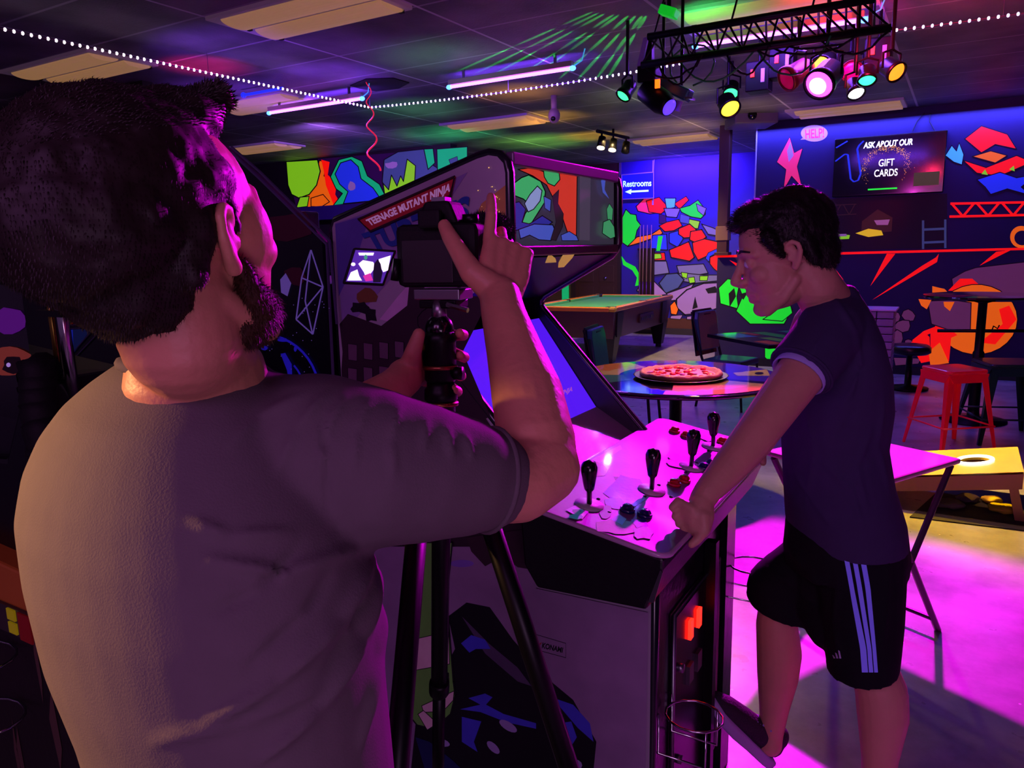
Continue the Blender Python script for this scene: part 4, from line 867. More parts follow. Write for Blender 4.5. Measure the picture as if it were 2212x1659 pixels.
bn = obj('title_banner', MB().prism([(q[0]), q[1], q[2], q[3]], (0, .004, 0)), mat('banner_red', '#a01c2c', .35, 0, '#801020', .12), CAB, label='red banner with white lettering')
obj('banner_outline', MB().tube([p+V((0, -.001, 0)) for p in q], .0035, 5, closed=True), mat('banner_dark', '#30101c', .4), bn)
text('lettering', 'TEENAGE MUTANT NINJA', [onY(x, y, YN-.0085) for x, y in ((803, 492), (971, 419), (975, 394), (789, 475))], mat('banner_white', '#d8b8d8', .4, 0, '#c890c8', .25), bn, bold=.045)
text('title_lettering', 'TURTLES', [onY(x, y, YN-.005) for x, y in ((806, 546), (1010, 482), (1016, 420), (780, 505))], mat('title_blue', '#2844a0', .35, var=.2), CAB, bold=.05)
R = random.Random(2); mb = MB()
for i in range(90):
    x, y = R.gauss(1068, 22), R.gauss(490, 40)
    if x > 1090 or y > 600: continue
    s_ = R.uniform(.6, 1.8); mb.add([onY(x+a, y+b2, YN-.004) for a, b2 in ((-s_, 0), (0, s_), (s_, 0), (0, -s_))], [(0, 1, 2, 3)])
o = obj('spark_print', mb, mat('spark', '#ffd890', .3, 0, '#ffc870', .8), CAB, norm=False); o['kind'] = 'stuff'
pq = [onN(x, y)+V((0, -.003, 0)) for x, y in ((1150, 1399), (1224, 1419), (1224, 1388), (1150, 1366))]
pt = obj('maker_plate', MB().prism(pq, (0, .003, 0)), mat('plate_white', '#b8b0e8', .35, 0, '#9890e0', .32, var=.03), CAB, label='small white maker plate')
obj('plate_border', MB().tube([p+V((0, -.0005, 0)) for p in pq], .0012, 5, closed=True), BLACK, pt)
text('lettering', 'KONAMI', [onY(x, y, YN-.005) for x, y in ((1170, 1400), (1217, 1411), (1217, 1399), (1170, 1387))], mat('plate_black', '#101018', .4), pt, shear=.25, bold=.04)
mb = MB()
for k in (0, 6): mb.add([onY(x+k, y+k*.4, YN-.005) for x, y in ((1154, 1393), (1158, 1389), (1165, 1384), (1162, 1390))], [(0, 1, 2, 3)])
obj('plate_mark', mb, mat('plate_red', '#b01818', .4), pt, norm=False)
obj('front_bracket', MB().prism([V((-.50, CY0-.003, .86)), V((-.475, CY0-.003, .935)), V((-.47, CY0-.003, .93)), V((-.487, CY0-.003, .862))], (0, .004, 0)), STEEL, CAB)
pl2 = lambda x, y: onX(x, y, XD+.002)

# ---- second cabinet, back to back with the first
SP2 = [(-1.425, 0), (-1.425, 1.60), (-1.445, 1.63), (-1.80, 1.885), (-2.10, 1.90), (-2.30, 1.80), (-2.30, 1.55), (-2.12, 1.35), (-2.42, 1.00), (-2.42, .90), (-2.2, .85), (-2.2, 0)]
CB2 = thing('arcade_cabinet', 'black space-themed arcade cabinet beyond the photographer\'s face, back to back with the central one', 'arcade cabinet', (-1.85, 1.81, 0))
obj('side_panel', MB().prism([V((x, YN-.02, z)) for x, z in SP2], (0, .02, 0)), mat('space_black', '#0c0916', .35, bump=.05), CB2)
SP3 = [(x, min(z, 1.50)) for x, z in SP2]
obj('side_panel', MB().prism([V((x, YF-.02, z)) for x, z in SP3], (0, .02, 0)), BLACK, CB2)
obj('cabinet_shell', MB().prism([V((x+(.012 if x < -1.8 else -.012), YN, z-(.012 if z > .1 else 0))) for x, z in SP3], (0, YF-YN-.02, 0)), BLACK, CB2)
ys2 = YN-.022
def onC(x, y): return onY(x, y, ys2)
tr = mat('space_trim', '#5c5078', .3, .3); mb = MB()
for path in (((500, 330), (560, 385), (706, 528), (722, 860), (740, 1100)), ((500, 318), (562, 372), (712, 520), (728, 700))):
    mb.tube([onC(x, y) for x, y in path], .004, 5)
obj('edge_trim', mb, tr, CB2)
mb, ms = MB(), []
sl = mat('space_line', '#8878c8', .4, 0, '#6050a0', .3); sb = mat('space_blue', '#2a20c0', .4, 0, '#2018b0', .35)
it = [(mat('space_red', '#4a1028', .4), blob(620, 490, 60, 30, 12, .3, 3)), (mat('space_red', '#4a1028'), blob(640, 600, 26, 20, 10, .3, 4))]
for pts in (((672, 540), (698, 620), (676, 722), (640, 690), (652, 600), (672, 540)), ((652, 600), (698, 620), (640, 690)), ((672, 540), (660, 650), (676, 722))):
    it += [(sl, s_) for s_ in strokes(pts, 3)]
it += [(sl, [(606, 604), (618, 590), (630, 612), (622, 640), (608, 632)])]
arc = [(566+125*math.cos(math.radians(a)), 850+128*math.sin(math.radians(a))) for a in range(-92, -4, 8)]
it += [(sb, s_) for s_ in strokes(arc, 5)]
arc = [(560+100*math.cos(math.radians(a)), 850+95*math.sin(math.radians(a))) for a in range(-40, -4, 8)]
it += [(sb, s_) for s_ in strokes(arc, 4)]
it += [(sb, [(608, 764), (618, 762), (632, 786), (634, 830), (626, 830), (622, 800)]), (sb, blob(612, 734, 10, 5, 9, .2, 2)), (sb, blob(573, 752, 9, 5, 9, .2, 4)), (sb, blob(640, 754, 4, 6, 8, .2, 4))]
R = random.Random(9)
for i in range(46): x, y = R.uniform(580, 716), R.uniform(640, 850); it.append((sl, blob(x, y, 1.2, 1.2, 4)))
art(mb, ms, onC, it, (0, -1, 0), 1, .00012)
obj('side_artwork', mb, ms, CB2, norm=False, label='printed stars, pale line structure and blue ringed planet')

# ---- third cabinet at the left edge of the picture
CB3 = thing('arcade_cabinet', 'dark arcade cabinet with chrome poles and orange deck at the left edge', 'arcade cabinet', (-1.9, 1.0, 0))
xr = -1.49; Y3 = .75
obj('gun_mount', MB().prism([V((x, Y3+.02, z)) for x, z in ((-2.1, .95), (-1.46, .93), (-1.44, 1.20), (-1.50, 1.34), (-1.58, 1.34), (-1.7, 1.16), (-2.1, 1.12))], (0, .14, 0)), mat('mount_black', '#0c0a12', .3, .3), CB3, bevel=.012)
obj('cabinet_body', MB().bb((-2.4, Y3, 0), (xr, Y3+.55, .86)), mat('dark_brown_side', '#18110e', .45, bump=.1), CB3, bevel=.006)
mb, ms = MB(), []; R = random.Random(4); it = []
for i in range(16):
    x = R.uniform(-2.0, xr-.08); z = R.uniform(.1, .75); h = R.uniform(.06, .22); w_ = R.uniform(.006, .02)
    mb.add([V((x, Y3-.001, z)), V((x+w_, Y3-.001, z+h*.3)), V((x+w_*.4, Y3-.001, z+h)), V((x-w_, Y3-.001, z+h*.6))], [(0, 1, 2, 3)])
obj('side_streaks', mb, mat('streak_brown', '#5a4438', .5), CB3, norm=False)
obj('blue_edge_strip', MB().bb((xr-.012, Y3-.006, 0), (xr+.004, Y3, .84)), mat('edge_blue', '#405090', .4, 0, '#2030a0', .15), CB3)
obj('control_deck', MB().prism([V((x, Y3-.03, z)) for x, z in ((-2.4, .86), (-1.50, .86), (-1.50, .90), (-1.56, .945), (-2.4, .99))], (0, .55, 0)), mat('deck_orange', '#b86a24', .45), CB3, bevel=.006)
obj('deck_band', MB().bb((-2.4, Y3-.036, .80), (xr+.004, Y3-.004, .862)), mat('band_grey', '#3a322c', .4), CB3)
ylw = mat('yellow_square', '#b0a010', .4, 0, '#a09008', .2)
for k in (0, 1): obj('decal', MB().box((-1.64, Y3-.038, .848-k*.03), (.03, .004, .024)), ylw, CB3)
obj('decal', MB().box((-1.59, Y3-.038, .83), (.045, .004, .06)), mat('red_patch', '#a02018', .4), CB3)
for z in (.74, .60):
    ring = [V((-1.74+.085*math.cos(i*math.pi/8), Y3-.065+.06*math.sin(i*math.pi/8), z)) for i in range(16)]
    obj('cup_holder', MB().tube(ring, .0035, 6, closed=True), CHROME, CB3, True)
for x, m_ in ((-1.475-.05, mat('pole_gold', '#8a7a30', .25, .9)), (-1.45-.035, CHROME)):
    obj('pole', MB().cyl((x, Y3+.06, 1.30), (x-.01, Y3+.06, 1.60), .011 if m_ is CHROME else .006), m_, CB3, True)
for z in (1.46, 1.51): obj('pole_clamp', MB().bb((-1.55, Y3+.04, z), (-1.46, Y3+.08, z+.012)), BLACKM, CB3)
obj('flexible_hose', MB().tube([V((-1.52+.10*t-.02*math.sin(t*3), Y3+.02-.05*t, 1.36-.32*t*t-.02*math.sin(t*60))) for t in [i/60-.3 for i in range(61)]], [.03+.004*(i % 2) for i in range(61)], 10), RUBBER, CB3, True)
obj('console_hood', MB().prism([V((-2.4, Y3+.05, 1.0)), V((-1.56, Y3+.05, 1.0)), V((-1.60, Y3+.05, 1.25)), V((-2.4, Y3+.05, 1.32))], (0, .4, 0)), mat('hood_dark', '#0e0c14', .35), CB3, bevel=.01)
obj('console_screen', MB().add([V((-2.2, Y3+.046, 1.24)), V((-1.60, Y3+.046, 1.24)), V((-1.60, Y3+.046, 1.52)), V((-2.2, Y3+.046, 1.52))], [(0, 1, 2, 3)]), mat('console_dark', '#07050c', .2), CB3, norm=False)
mb = MB(); art(mb, [], lambda x, y: onY(x, y, Y3+.044), [], (0, -1, 0))
ms = []; mb = MB(); art(mb, ms, lambda x, y: onY(x, y, Y3+.044), [(mat('glow_purple', '#5a1880', .5, 0, '#501070', .5), blob(18, 694, 40, 28, 14, .1, 3)), (mat('glow_rust', '#7a3828', .5, 0, '#6a2820', .6), blob(22, 780, 46, 34, 16, .1, 4)), (mat('glow_soot', '#200c10', .5), blob(30, 788, 24, 17, 12, .2, 5)), (mat('glow_pale', '#b090d0', .5, 0, '#b090e0', .5), blob(20, 788, 5, 5, 8))], (0, -1, 0), 1, .0004)
obj('console_picture', mb, ms, CB3, norm=False)
# fourth: red and blue lit front between hair and shoulder
c0 = [onY(x, y, 1.9) for x, y in ((112, 700), (262, 690), (262, 600), (112, 616))]
CB4 = thing('arcade_cabinet', 'dim arcade cabinet with red and blue lit panels behind the chrome poles', 'arcade cabinet', (c0[0].x-.1, 2.2, 0))
xa, xb = c0[0].x-.5, -2.46
obj('cabinet_body', MB().bb((xa, 1.92, 0), (xb, 2.5, 1.75)), mat('hood_dark', '#0e0c14'), CB4, bevel=.01)
pl = lambda x, y: onY(x, y, 1.915)
ms = []; mb = MB(); art(mb, ms, pl, [(mat('lit_red', '#701010', .5, 0, '#701008', .5), [(124, 648), (218, 640), (212, 696), (128, 702)]), (ylw, blob(176, 657, 9, 6, 8)), (mat('lit_blue', '#1828a0', .5, 0, '#1420a0', .5), [(130, 716), (158, 712), (160, 760), (140, 780)]), (mat('lit_navy', '#0c1848', .5, 0, '#0a1440', .5), [(158, 712), (200, 708), (160, 762)])], (0, -1, 0), 1, .0005)
obj('lit_panel', mb, ms, CB4, norm=False)
mb = MB(); [mb.tube([pl(*a), pl(*b2)], .003, 5) for a, b2 in (((118, 636), (240, 628)), ((130, 704), (216, 697)), ((130, 712), (214, 705)), ((140, 796), (240, 690)), ((136, 786), (226, 684)))]
obj('panel_rails', mb, tr, CB4)
# scribbled poster on the near left wall
yp = YLN-.012
P_ = thing('poster', 'dark poster with pale scribbles on the wall at the far left edge', 'poster', onY(20, 440, yp))
obj('sheet', MB().prism([onY(x, y, yp) for x, y in ((-60, 455), (64, 440), (64, 268), (-60, 268))], (0, .01, 0)), mat('poster_dark', '#3a2c44', .6), P_)
ms = []; mb = MB(); its = []
for pts in (((0, 300), (20, 292), (38, 300), (30, 312), (44, 306)), ((4, 320), (22, 330), (10, 345)), ((0, 372), (14, 366), (16, 378)), ((-20, 310), (0, 322), (20, 316))): its += [(mat('scribble', '#b08890', .6, 0, '#a07880', .3), s_) for s_ in strokes(pts, 7)]
art(mb, ms, lambda x, y: onY(x, y, yp-.002), its, (0, -1, 0), 1, .0005)
obj('scribble', mb, ms, P_, norm=False)
p = thing('wall_lamp', 'small warm yellow wall lamp at the far left edge beside the hair', 'wall lamp', onY(11, 419, yp-.03))
obj('lamp_glass', MB().ell(onY(11, 419, yp-.03), (.02, .02, .016)), mat('yellow_lamp', '#ffd060', .4, 0, '#ffc040', 2.5), p, True); obj('backplate', MB().box(onY(6, 421, yp-.008), (.12, .015, .03)), mat('gold_plate', '#a08030', .3, .6), p)
# ================================================================== FURNITURE
# round table with pizza
tc_ = onZ(1437, 812, .75); tc_ = V((-1.53, 4.62, 0)); RT = .66
T = thing('round_table', 'round glossy table with yellow, black and purple printed top carrying the pizza', 'table', tc_)
GT = mat('table_gloss_black', '#0c0a10', .07, coat=1)
mb = MB().lathe(tc_, [(RT-.03, .715), (RT-.005, .72), (RT, .733), (RT-.005, .747), (RT-.012, .75), (.001, .75)], n=64); ms = [GT]
pl = lambda x, y: onZ(x, y, .75)
tp = lambda n, h: mat('tabletop_'+n, h, .07, coat=1, var=.04)
def sec(a0, a1, r0=0, r1=.985, n=14):
    o = [V((tc_.x+r1*RT*math.cos(math.radians(a0+(a1-a0)*i/n)), tc_.y+r1*RT*math.sin(math.radians(a0+(a1-a0)*i/n)), .75)) for i in range(n+1)]
    i_ = [V((tc_.x+r0*RT*math.cos(math.radians(a0+(a1-a0)*i/n)), tc_.y+r0*RT*math.sin(math.radians(a0+(a1-a0)*i/n)), .75)) for i in range(n, -1, -1)] if r0 else [V((tc_.x, tc_.y, .75))]
    return o+i_
def flat(pts, m_, k):
    if m_ not in ms: ms.append(m_)
    mb.add([V((p.x, p.y, .75+k*.0003)) for p in pts], [tuple(range(len(pts)))], ms.index(m_))
flat(sec(-74, -8, .35), tp('yellow', '#e0c060'), 1); flat(sec(-78, -14, .8), tp('olive', '#9ab830'), 2); flat(sec(0, 75, .25), tp('purple', '#4028c8'), 1); flat(sec(75, 130, .4), tp('violet', '#5a2890'), 1)
flat(sec(140, 200, .55), tp('yellow', '#c8b84a'), 1); flat(sec(150, 180, .7), tp('orange', '#e08a20'), 2); flat(sec(200, 235, .5), tp('green', '#3a8a60'), 2); flat(sec(95, 125, .8), tp('green', '#3a8a60'), 3)
for x, y, rx, ry in ((1645, 806, 14, 4),): pass
flat([pl(*p) for p in ((1584, 806), (1618, 802), (1656, 798), (1664, 812), (1620, 812), (1592, 812))], tp('cream', '#e0c070'), 4); flat([pl(*p) for p in blob(1640, 807, 10, 3, 12)], GT, 5)
obj('tabletop', mb, ms, T, norm=False)
obj('pedestal', MB().lathe(tc_, [(.045, .03), (.04, .08), (.04, .68), (.12, .70), (.12, .716)]), BLACKM, T, True)
obj('edge_band', MB().tube([V((tc_.x+RT*math.cos(a*math.pi/32), tc_.y+RT*math.sin(a*math.pi/32), .733)) for a in range(64)], .014, 6, closed=True), GT, T, True)
for k in range(4):
    a = math.radians(45+90*k); d = V((math.cos(a), math.sin(a), 0)); obj('foot', MB().prism([tc_+d*.04+V((0, 0, .05))+d.cross(V((0, 0, 1)))*.03, tc_+d*.36+V((0, 0, .012))+d.cross(V((0, 0, 1)))*.025, tc_+d*.36+V((0, 0, .012))-d.cross(V((0, 0, 1)))*.025, tc_+d*.04+V((0, 0, .05))-d.cross(V((0, 0, 1)))*.03], (0, 0, -.012)), BLACKM, T)
# pizza
pc = onZ(1470, 806, .775); PR = .255
tr_ = thing('pizza_tray', 'round metal tray under the pizza on the round table', 'tray', (pc.x, pc.y, .7515))
obj('tray', MB().lathe((pc.x, pc.y, .7515), [(PR-.01, 0), (PR+.035, .012), (PR+.04, .015), (PR+.03, .015), (PR-.01, .004), (.001, .004)], n=48), STEEL, tr_, True)
PZ = thing('pizza', 'large pizza with red toppings lit pink on the round table', 'pizza', (pc.x, pc.y, .757))
R = random.Random(11); mb = MB(); pts = []
n = 48; prof = [(.0, .012), (.80, .012), (.86, .016), (.90, .032), (.95, .038), (1.0, .028), (1.0, .010), (.93, 0), (.0, 0)]
wob = [1+R.uniform(-.02, .02) for _ in range(n)]; zw = [R.uniform(-.004, .005) for _ in range(n)]
vs = []; fs = []
for (r, z) in prof:
    for j in range(n): a = 2*math.pi*j/n; vs.append(V((pc.x+max(r, .001)*PR*wob[j]*math.cos(a), pc.y+max(r, .001)*PR*wob[j]*math.sin(a), .757+z+(zw[j] if z > .02 else 0))))
for i in range(len(prof)-1):
    for j in range(n): fs.append((i*n+j, i*n+(j+1) % n, (i+1)*n+(j+1) % n, (i+1)*n+j))
mb.add(vs, fs); obj('crust', mb, mat('crust', '#c8986a', .6, bump=.4, bscale=60), PZ, True)
mb = MB().lathe((pc.x, pc.y, .769), [(PR*.86, 0), (PR*.84, .006), (PR*.5, .010), (.001, .009)], n=40)
obj('cheese', mb, mat('cheese', '#e8b8a8', .3, bump=.8, bscale=40, coat=.3), PZ, True)
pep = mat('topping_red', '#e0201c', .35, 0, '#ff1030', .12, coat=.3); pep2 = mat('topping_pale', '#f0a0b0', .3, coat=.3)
for i in range(46):
    a = R.uniform(0, 6.28); r = PR*.8*math.sqrt(R.random()); c = V((pc.x+r*math.cos(a), pc.y+r*math.sin(a), .782))
    if i % 2: obj('topping', MB().ell(c, (R.uniform(.014, .026), R.uniform(.012, .02), R.uniform(.005, .012)), Matrix.Rotation(R.uniform(0, 3), 3, 'Z')@Matrix.Rotation(R.uniform(-.5, .5), 3, 'X'), 10, 6), pep if i % 3 else pep2, PZ, True)
    else: obj('topping', MB().ell(c, (.022, .022, .006), Matrix.Rotation(R.uniform(-.4, .4), 3, 'X'), 12, 6), pep, PZ, True)

# pool table
PT = thing('pool_table', 'coin-operated pool table with green cloth and orange wooden rails', 'pool table', (0, 0, 0))
red = mat('pool_side', '#4a1620', .35, coat=.2); wood = mat('rail_wood', '#e08a28', .25, coat=.4, var=.25, vscale=4); gr = mat('pool_cloth', '#3a9468', .85, bump=.1, bscale=200)
hx, hy = .66, 1.32
def taper(x0, x1, y0, y1, z0, z1, k): return MB().add([V((x*(k if z == z0 else 1), y*(k if z == z0 else 1), z)) for z in (z0, z1) for x, y in ((x0, y0), (x1, y0), (x1, y1), (x0, y1))], [(3, 2, 1, 0), (4, 5, 6, 7), (0, 1, 5, 4), (1, 2, 6, 5), (2, 3, 7, 6), (3, 0, 4, 7)])
obj('cabinet', taper(-hx+.02, hx-.02, -hy+.02, hy-.02, .38, .74, .93), red, PT)
obj('playing_bed', MB().bb((-hx+.1, -hy+.1, .74), (hx-.1, hy-.1, .762)), gr, PT)
for s_ in (-1, 1):
    obj('rail', MB().bb((s_*hx, -hy+.08, .74), (s_*(hx-.09), hy-.08, .80)), wood, PT, bevel=.012); obj('rail', MB().bb((-hx+.08, s_*hy, .74), (hx-.08, s_*(hy-.09), .80)), wood, PT, bevel=.012)
    for t in (-1, 1):
        obj('cushion', MB().bb((s_*(hx-.09), t*.06, .755), (s_*(hx-.135), t*(hy-.17), .792)), gr, PT, bevel=.008)
        obj('pocket', MB().lathe((s_*(hx-.085), t*(hy-.085), .73), [(.05, 0), (.066, .02), (.072, .074), (.055, .076), (.05, .03)], n=18), BLACK, PT, True)
        obj('corner_cap', MB().bb((s_*(hx+.004), t*(hy+.004), .735), (s_*(hx-.10), t*(hy-.10), .806)), mat('corner_cap', '#d0a030', .3, .5), PT, bevel=.03)
        x, y = s_*(hx-.16), t*(hy-.24)
        obj('leg', MB().add([V((x+a*k, y+b2*k, z)) for z, k in ((.05, .06), (.42, .115)) for a, b2 in ((-1, -1), (1, -1), (1, 1), (-1, 1))], [(3, 2, 1, 0), (4, 5, 6, 7), (0, 1, 5, 4), (1, 2, 6, 5), (2, 3, 7, 6), (3, 0, 4, 7)]).cyl((x, y, 0), (x, y, .05), .045), mat('pool_black', '#120c10', .4), PT)
    obj('pocket', MB().lathe((s_*(hx-.06), 0, .73), [(.045, 0), (.06, .07), (.045, .072)], n=16), BLACK, PT, True)
    obj('cushion', MB().bb((-hx+.17, s_*(hy-.09), .755), (hx-.17, s_*(hy-.135), .792)), gr, PT, bevel=.008)
for y in (-hy+.25, hy-.42): obj('leg_shroud', MB().prism([V((hx-.035, y-.12, .72)), V((hx-.035, y+.12, .72)), V((hx-.06, y+.08, .40)), V((hx-.06, y-.08, .40))], (.03, 0, 0)), mat('pool_black', '#120c10'), PT)
obj('coin_panel', MB().bb((hx-.04, -.25, .50), (hx-.015, .35, .62)), mat('coin_plate', '#5a4048', .3, .5), PT)
for i in range(8): obj('coin_slide', MB().bb((hx-.02, -.22+i*.07, .54), (hx+.005, -.19+i*.07, .58)), STEEL, PT)
PT.location = (-4.52, 10.28, 0); PT.rotation_euler = (0, 0, math.radians(2.5))

# diner chairs
vin = mat('green_vinyl', '#154a44', .35, coat=.2, bump=.1, bscale=25); fr = mat('chair_frame', '#141016', .4, .4)
CH = thing('diner_chair', 'x', 'chair', (0, 0, 0), 'diner chairs')
obj('seat', MB().bb((-.2, -.2, .42), (.2, .2, .48)), vin, CH, bevel=.02)
def backrest():
    mb = MB(); pts = [(.19, .55), (.2, .86), (.17, .93), (-.17, .93), (-.2, .86), (-.19, .55)]
    return mb.prism([V((x, .21+.14*(z-.5), z)) for x, z in pts], (0, .045, 0))
bk_ = obj('backrest', backrest(), vin, CH, bevel=.012); obj('hand_grip', MB().bb((-.06, .262, .895), (.06, .318, .905)), BLACK, bk_)
obj('back_shell', MB().prism([V((x, .26+.14*(z-.5), z)) for x, z in ((.205, .5), (.215, .87), (.18, .945), (-.18, .945), (-.215, .87), (-.205, .5))], (0, .012, 0)), fr, CH)
for sx_ in (-1, 1):
    obj('leg', MB().tube([(sx_*.18, -.18, .43), (sx_*.2, -.22, 0)], .012, 8), fr, CH); obj('leg', MB().tube([(sx_*.19, .33, .93), (sx_*.19, .215, .5), (sx_*.18, .19, .42), (sx_*.2, .26, 0)], .013, 8), fr, CH)
c = onZ(1520, 668, .945); CH.location = (c.x+.29, c.y-.03, 0); CH.rotation_euler = (0, 0, math.radians(78)); CH['label'] = 'green vinyl diner chair at the left corner of the square table'
c = onZ(1288, 703, .945); dup(CH, (c.x+.29, c.y+.02, 0), math.radians(98), 'green vinyl diner chair in front of the pool table, just left of the pizza table')
# square table
SQ = thing('square_table', 'square glossy table in front of the painted green rocks, left of the leaning man', 'table', (-1.36, 7.02, 0))
ms = [GT]; q = [V((-1.36+.66*math.cos(a), 7.02+.66*math.sin(a), .745)) for a in [math.radians(d) for d in (3, 93, 183, 273)]]
mb = MB().prism(q, (0, 0, -.03))
def sq(u0, v0, u1, v1, m_, k):
    if m_ not in ms: ms.append(m_)
    f = lambda u, v: (q[0]*(1-u)+q[1]*u)*(1-v)+(q[3]*(1-u)+q[2]*u)*v
    mb.add([f(u0, v0)+V((0, 0, k*.0004)), f(u1, v0)+V((0, 0, k*.0004)), f(u1, v1)+V((0, 0, k*.0004)), f(u0, v1)+V((0, 0, k*.0004))], [(0, 1, 2, 3)], ms.index(m_))
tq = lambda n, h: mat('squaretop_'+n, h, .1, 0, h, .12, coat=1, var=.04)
sq(.05, .1, .5, .3, tq('green', '#10c030'), 1); sq(.3, .4, .9, .55, tq('green', '#10c030'), 1); sq(.6, .7, .95, .95, tq('blue', '#2080d0'), 1); sq(.1, .62, .5, .75, tq('lime', '#60c020'), 1); sq(.05, .8, .3, .95, tq('orange', '#e06010'), 1); sq(.55, .1, .9, .25, tq('teal', '#10a080'), 1); sq(.7, .58, .95, .66, tq('red', '#d02020'), 1)  # green stripes are the wall painting's reflection, painted on; other patches are decals
obj('tabletop', mb, ms, SQ, norm=False)
obj('pedestal', MB().lathe((-1.36, 7.02, 0), [(.28, 0), (.28, .015), (.06, .05), (.04, .1), (.04, .68), (.14, .71)]), BLACKM, SQ, True)
# bar table with crossbars and hooks
bc = V((.17, 7.62, 0)); BT = thing('bar_table', 'tall round bar table with glossy printed top behind the red stool', 'table', bc)
ms = [GT]; mb = MB().lathe(bc, [(.44, 1.07), (.46, 1.085), (.455, 1.10), (.001, 1.10)], n=48)
def fl(a0, a1, r0, r1, m_):
    if m_ not in ms: ms.append(m_)
    n = 10; P1 = [V((bc.x+.455*r1*math.cos(math.radians(a0+(a1-a0)*i/n)), bc.y+.455*r1*math.sin(math.radians(a0+(a1-a0)*i/n)), 1.1004)) for i in range(n+1)]; P0 = [V((bc.x+.455*r0*math.cos(math.radians(a0+(a1-a0)*i/n)), bc.y+.455*r0*math.sin(math.radians(a0+(a1-a0)*i/n)), 1.1004)) for i in range(n, -1, -1)]
    mb.add(P1+P0, [tuple(range(len(P1+P0)))], ms.index(m_))
fl(200, 240, .3, .95, tq('red', '#d02020')); fl(250, 275, .5, .95, tq('green', '#10c030')); fl(290, 330, .4, .95, tq('violet2', '#7050d0')); fl(150, 190, .5, .95, tq('orange', '#e06010'))
obj('tabletop', mb, ms, BT, norm=False)
obj('pedestal', MB().lathe(bc, [(.26, 0), (.26, .012), (.05, .04), (.045, .1), (.045, .60), (.035, .62), (.035, 1.03), (.13, 1.06)]), BLACKM, BT, True)
obj('crossbar', MB().tube([bc+V((-.32, -.10, .79)), bc+V((.32, .10, .79)), bc+V((.35, .105, .84))], .015, 8), BLACKM, BT, True)
obj('bag_hook', MB().tube([bc+V((.08, -.02, .79)), bc+V((.09, -.05, .84)), bc+V((.12, -.06, .82)), bc+V((.13, -.07, .85))], .006, 6), BLACKM, BT, True)
# metal stools
def stool(label, m_, h=.62):
    S = thing('bar_stool', label, 'stool', (0, 0, 0))
    a, b2 = .165, .225
    obj('seat', MB().prism([V((x, y, h-.025)) for x, y in rr(-a, a, -a, a, .04)], (0, 0, .025)), m_, S, bevel=.008)
    for x, y in ((-1, -1), (1, -1), (1, 1), (-1, 1)):
        P0, P1 = V((x*(a-.012), y*(a-.012), h-.03)), V((x*b2, y*b2, 0)); w0, w1 = .05, .022; t = .006
        mb = MB().prism([P0, P0-V((x*w0, 0, 0)), P1-V((x*w1, 0, 0)), P1], (0, -y*t, 0)).prism([P0, P0-V((0, y*w0, 0)), P1-V((0, y*w1, 0)), P1], (-x*t, 0, 0))
        obj('leg', mb, m_, S)
    for k in range(4):
        x, y = ((1, 0), (-1, 0), (0, 1), (0, -1))[k]; z = .20; rr_ = b2-(b2-a)*z/h
        obj('stretcher', MB().cyl(V((x*rr_-y*rr_, y*rr_-x*rr_, z)), V((x*rr_+y*rr_, y*rr_+x*rr_, z)), .007, n=8), m_, S, True)
        q_ = a-.004; obj('apron', MB().prism([V((x*q_-y*q_, y*q_-x*q_, h-.03)), V((x*q_+y*q_, y*q_+x*q_, h-.03)), V((x*(q_+.01)+y*(q_-.03), y*(q_+.01)+x*(q_-.03), h-.09)), V((x*(q_+.01)-y*(q_-.03), y*(q_+.01)-x*(q_-.03), h-.09))], (-x*.005, -y*.005, 0)), m_, S)
    return S
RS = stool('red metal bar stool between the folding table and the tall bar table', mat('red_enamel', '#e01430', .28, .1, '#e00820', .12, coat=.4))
RS.location = (.0, 6.52, 0); RS.rotation_euler = (0, 0, math.radians(38))
GS = stool('dark green metal bar stool behind the red one, under the tall bar table', mat('green_enamel', '#123834', .35, .2, coat=.2))
GS.location = (.36, 7.02, 0); GS.rotation_euler = (0, 0, math.radians(20)); GS.scale = (1.2, 1.2, 1)
# padded black stool by the wall
c = V((-.42, 9.0, 0)); LB = thing('low_stool', 'low black padded round stool beside the brick pillar', 'stool', c)
obj('cushion', MB().lathe(c+V((0, 0, .38)), [(.17, 0), (.2, .02), (.2, .075), (.17, .1), (.001, .105)]), mat('black_vinyl', '#100c12', .35, coat=.2), LB, True); obj('pedestal', MB().lathe(c, [(.2, 0), (.2, .02), (.035, .05), (.03, .37), (.12, .38)]), BLACKM, LB, True)
# brick pillar
BP = thing('brick_pillar', 'short pale brick pillar with brightly lit top behind the leaning man\'s back', 'pillar', (-.76, 8.3, 0))
bm_ = mat('painted_brick', '#9a88a0', .6, bump=.2); R = random.Random(1); z = 0; k = 0
while z < .86:
    h = .075; n = 3
    off = .08 if k % 2 else 0
    mb = MB()
    for i in range(n):
        x0 = -1.0+i*.155; mb.bb((x0+.004, 8.12, z+.004), (x0+.151, 8.46, z+h-.004))
    obj('brick_course', mb, bm_, BP, bevel=.006); z += h; k += 1
obj('pillar_cap', MB().bb((-1.02, 8.10, z), (-.52, 8.48, z+.02)), mat('cap_white', '#e0d0e8', .3), BP, bevel=.004)
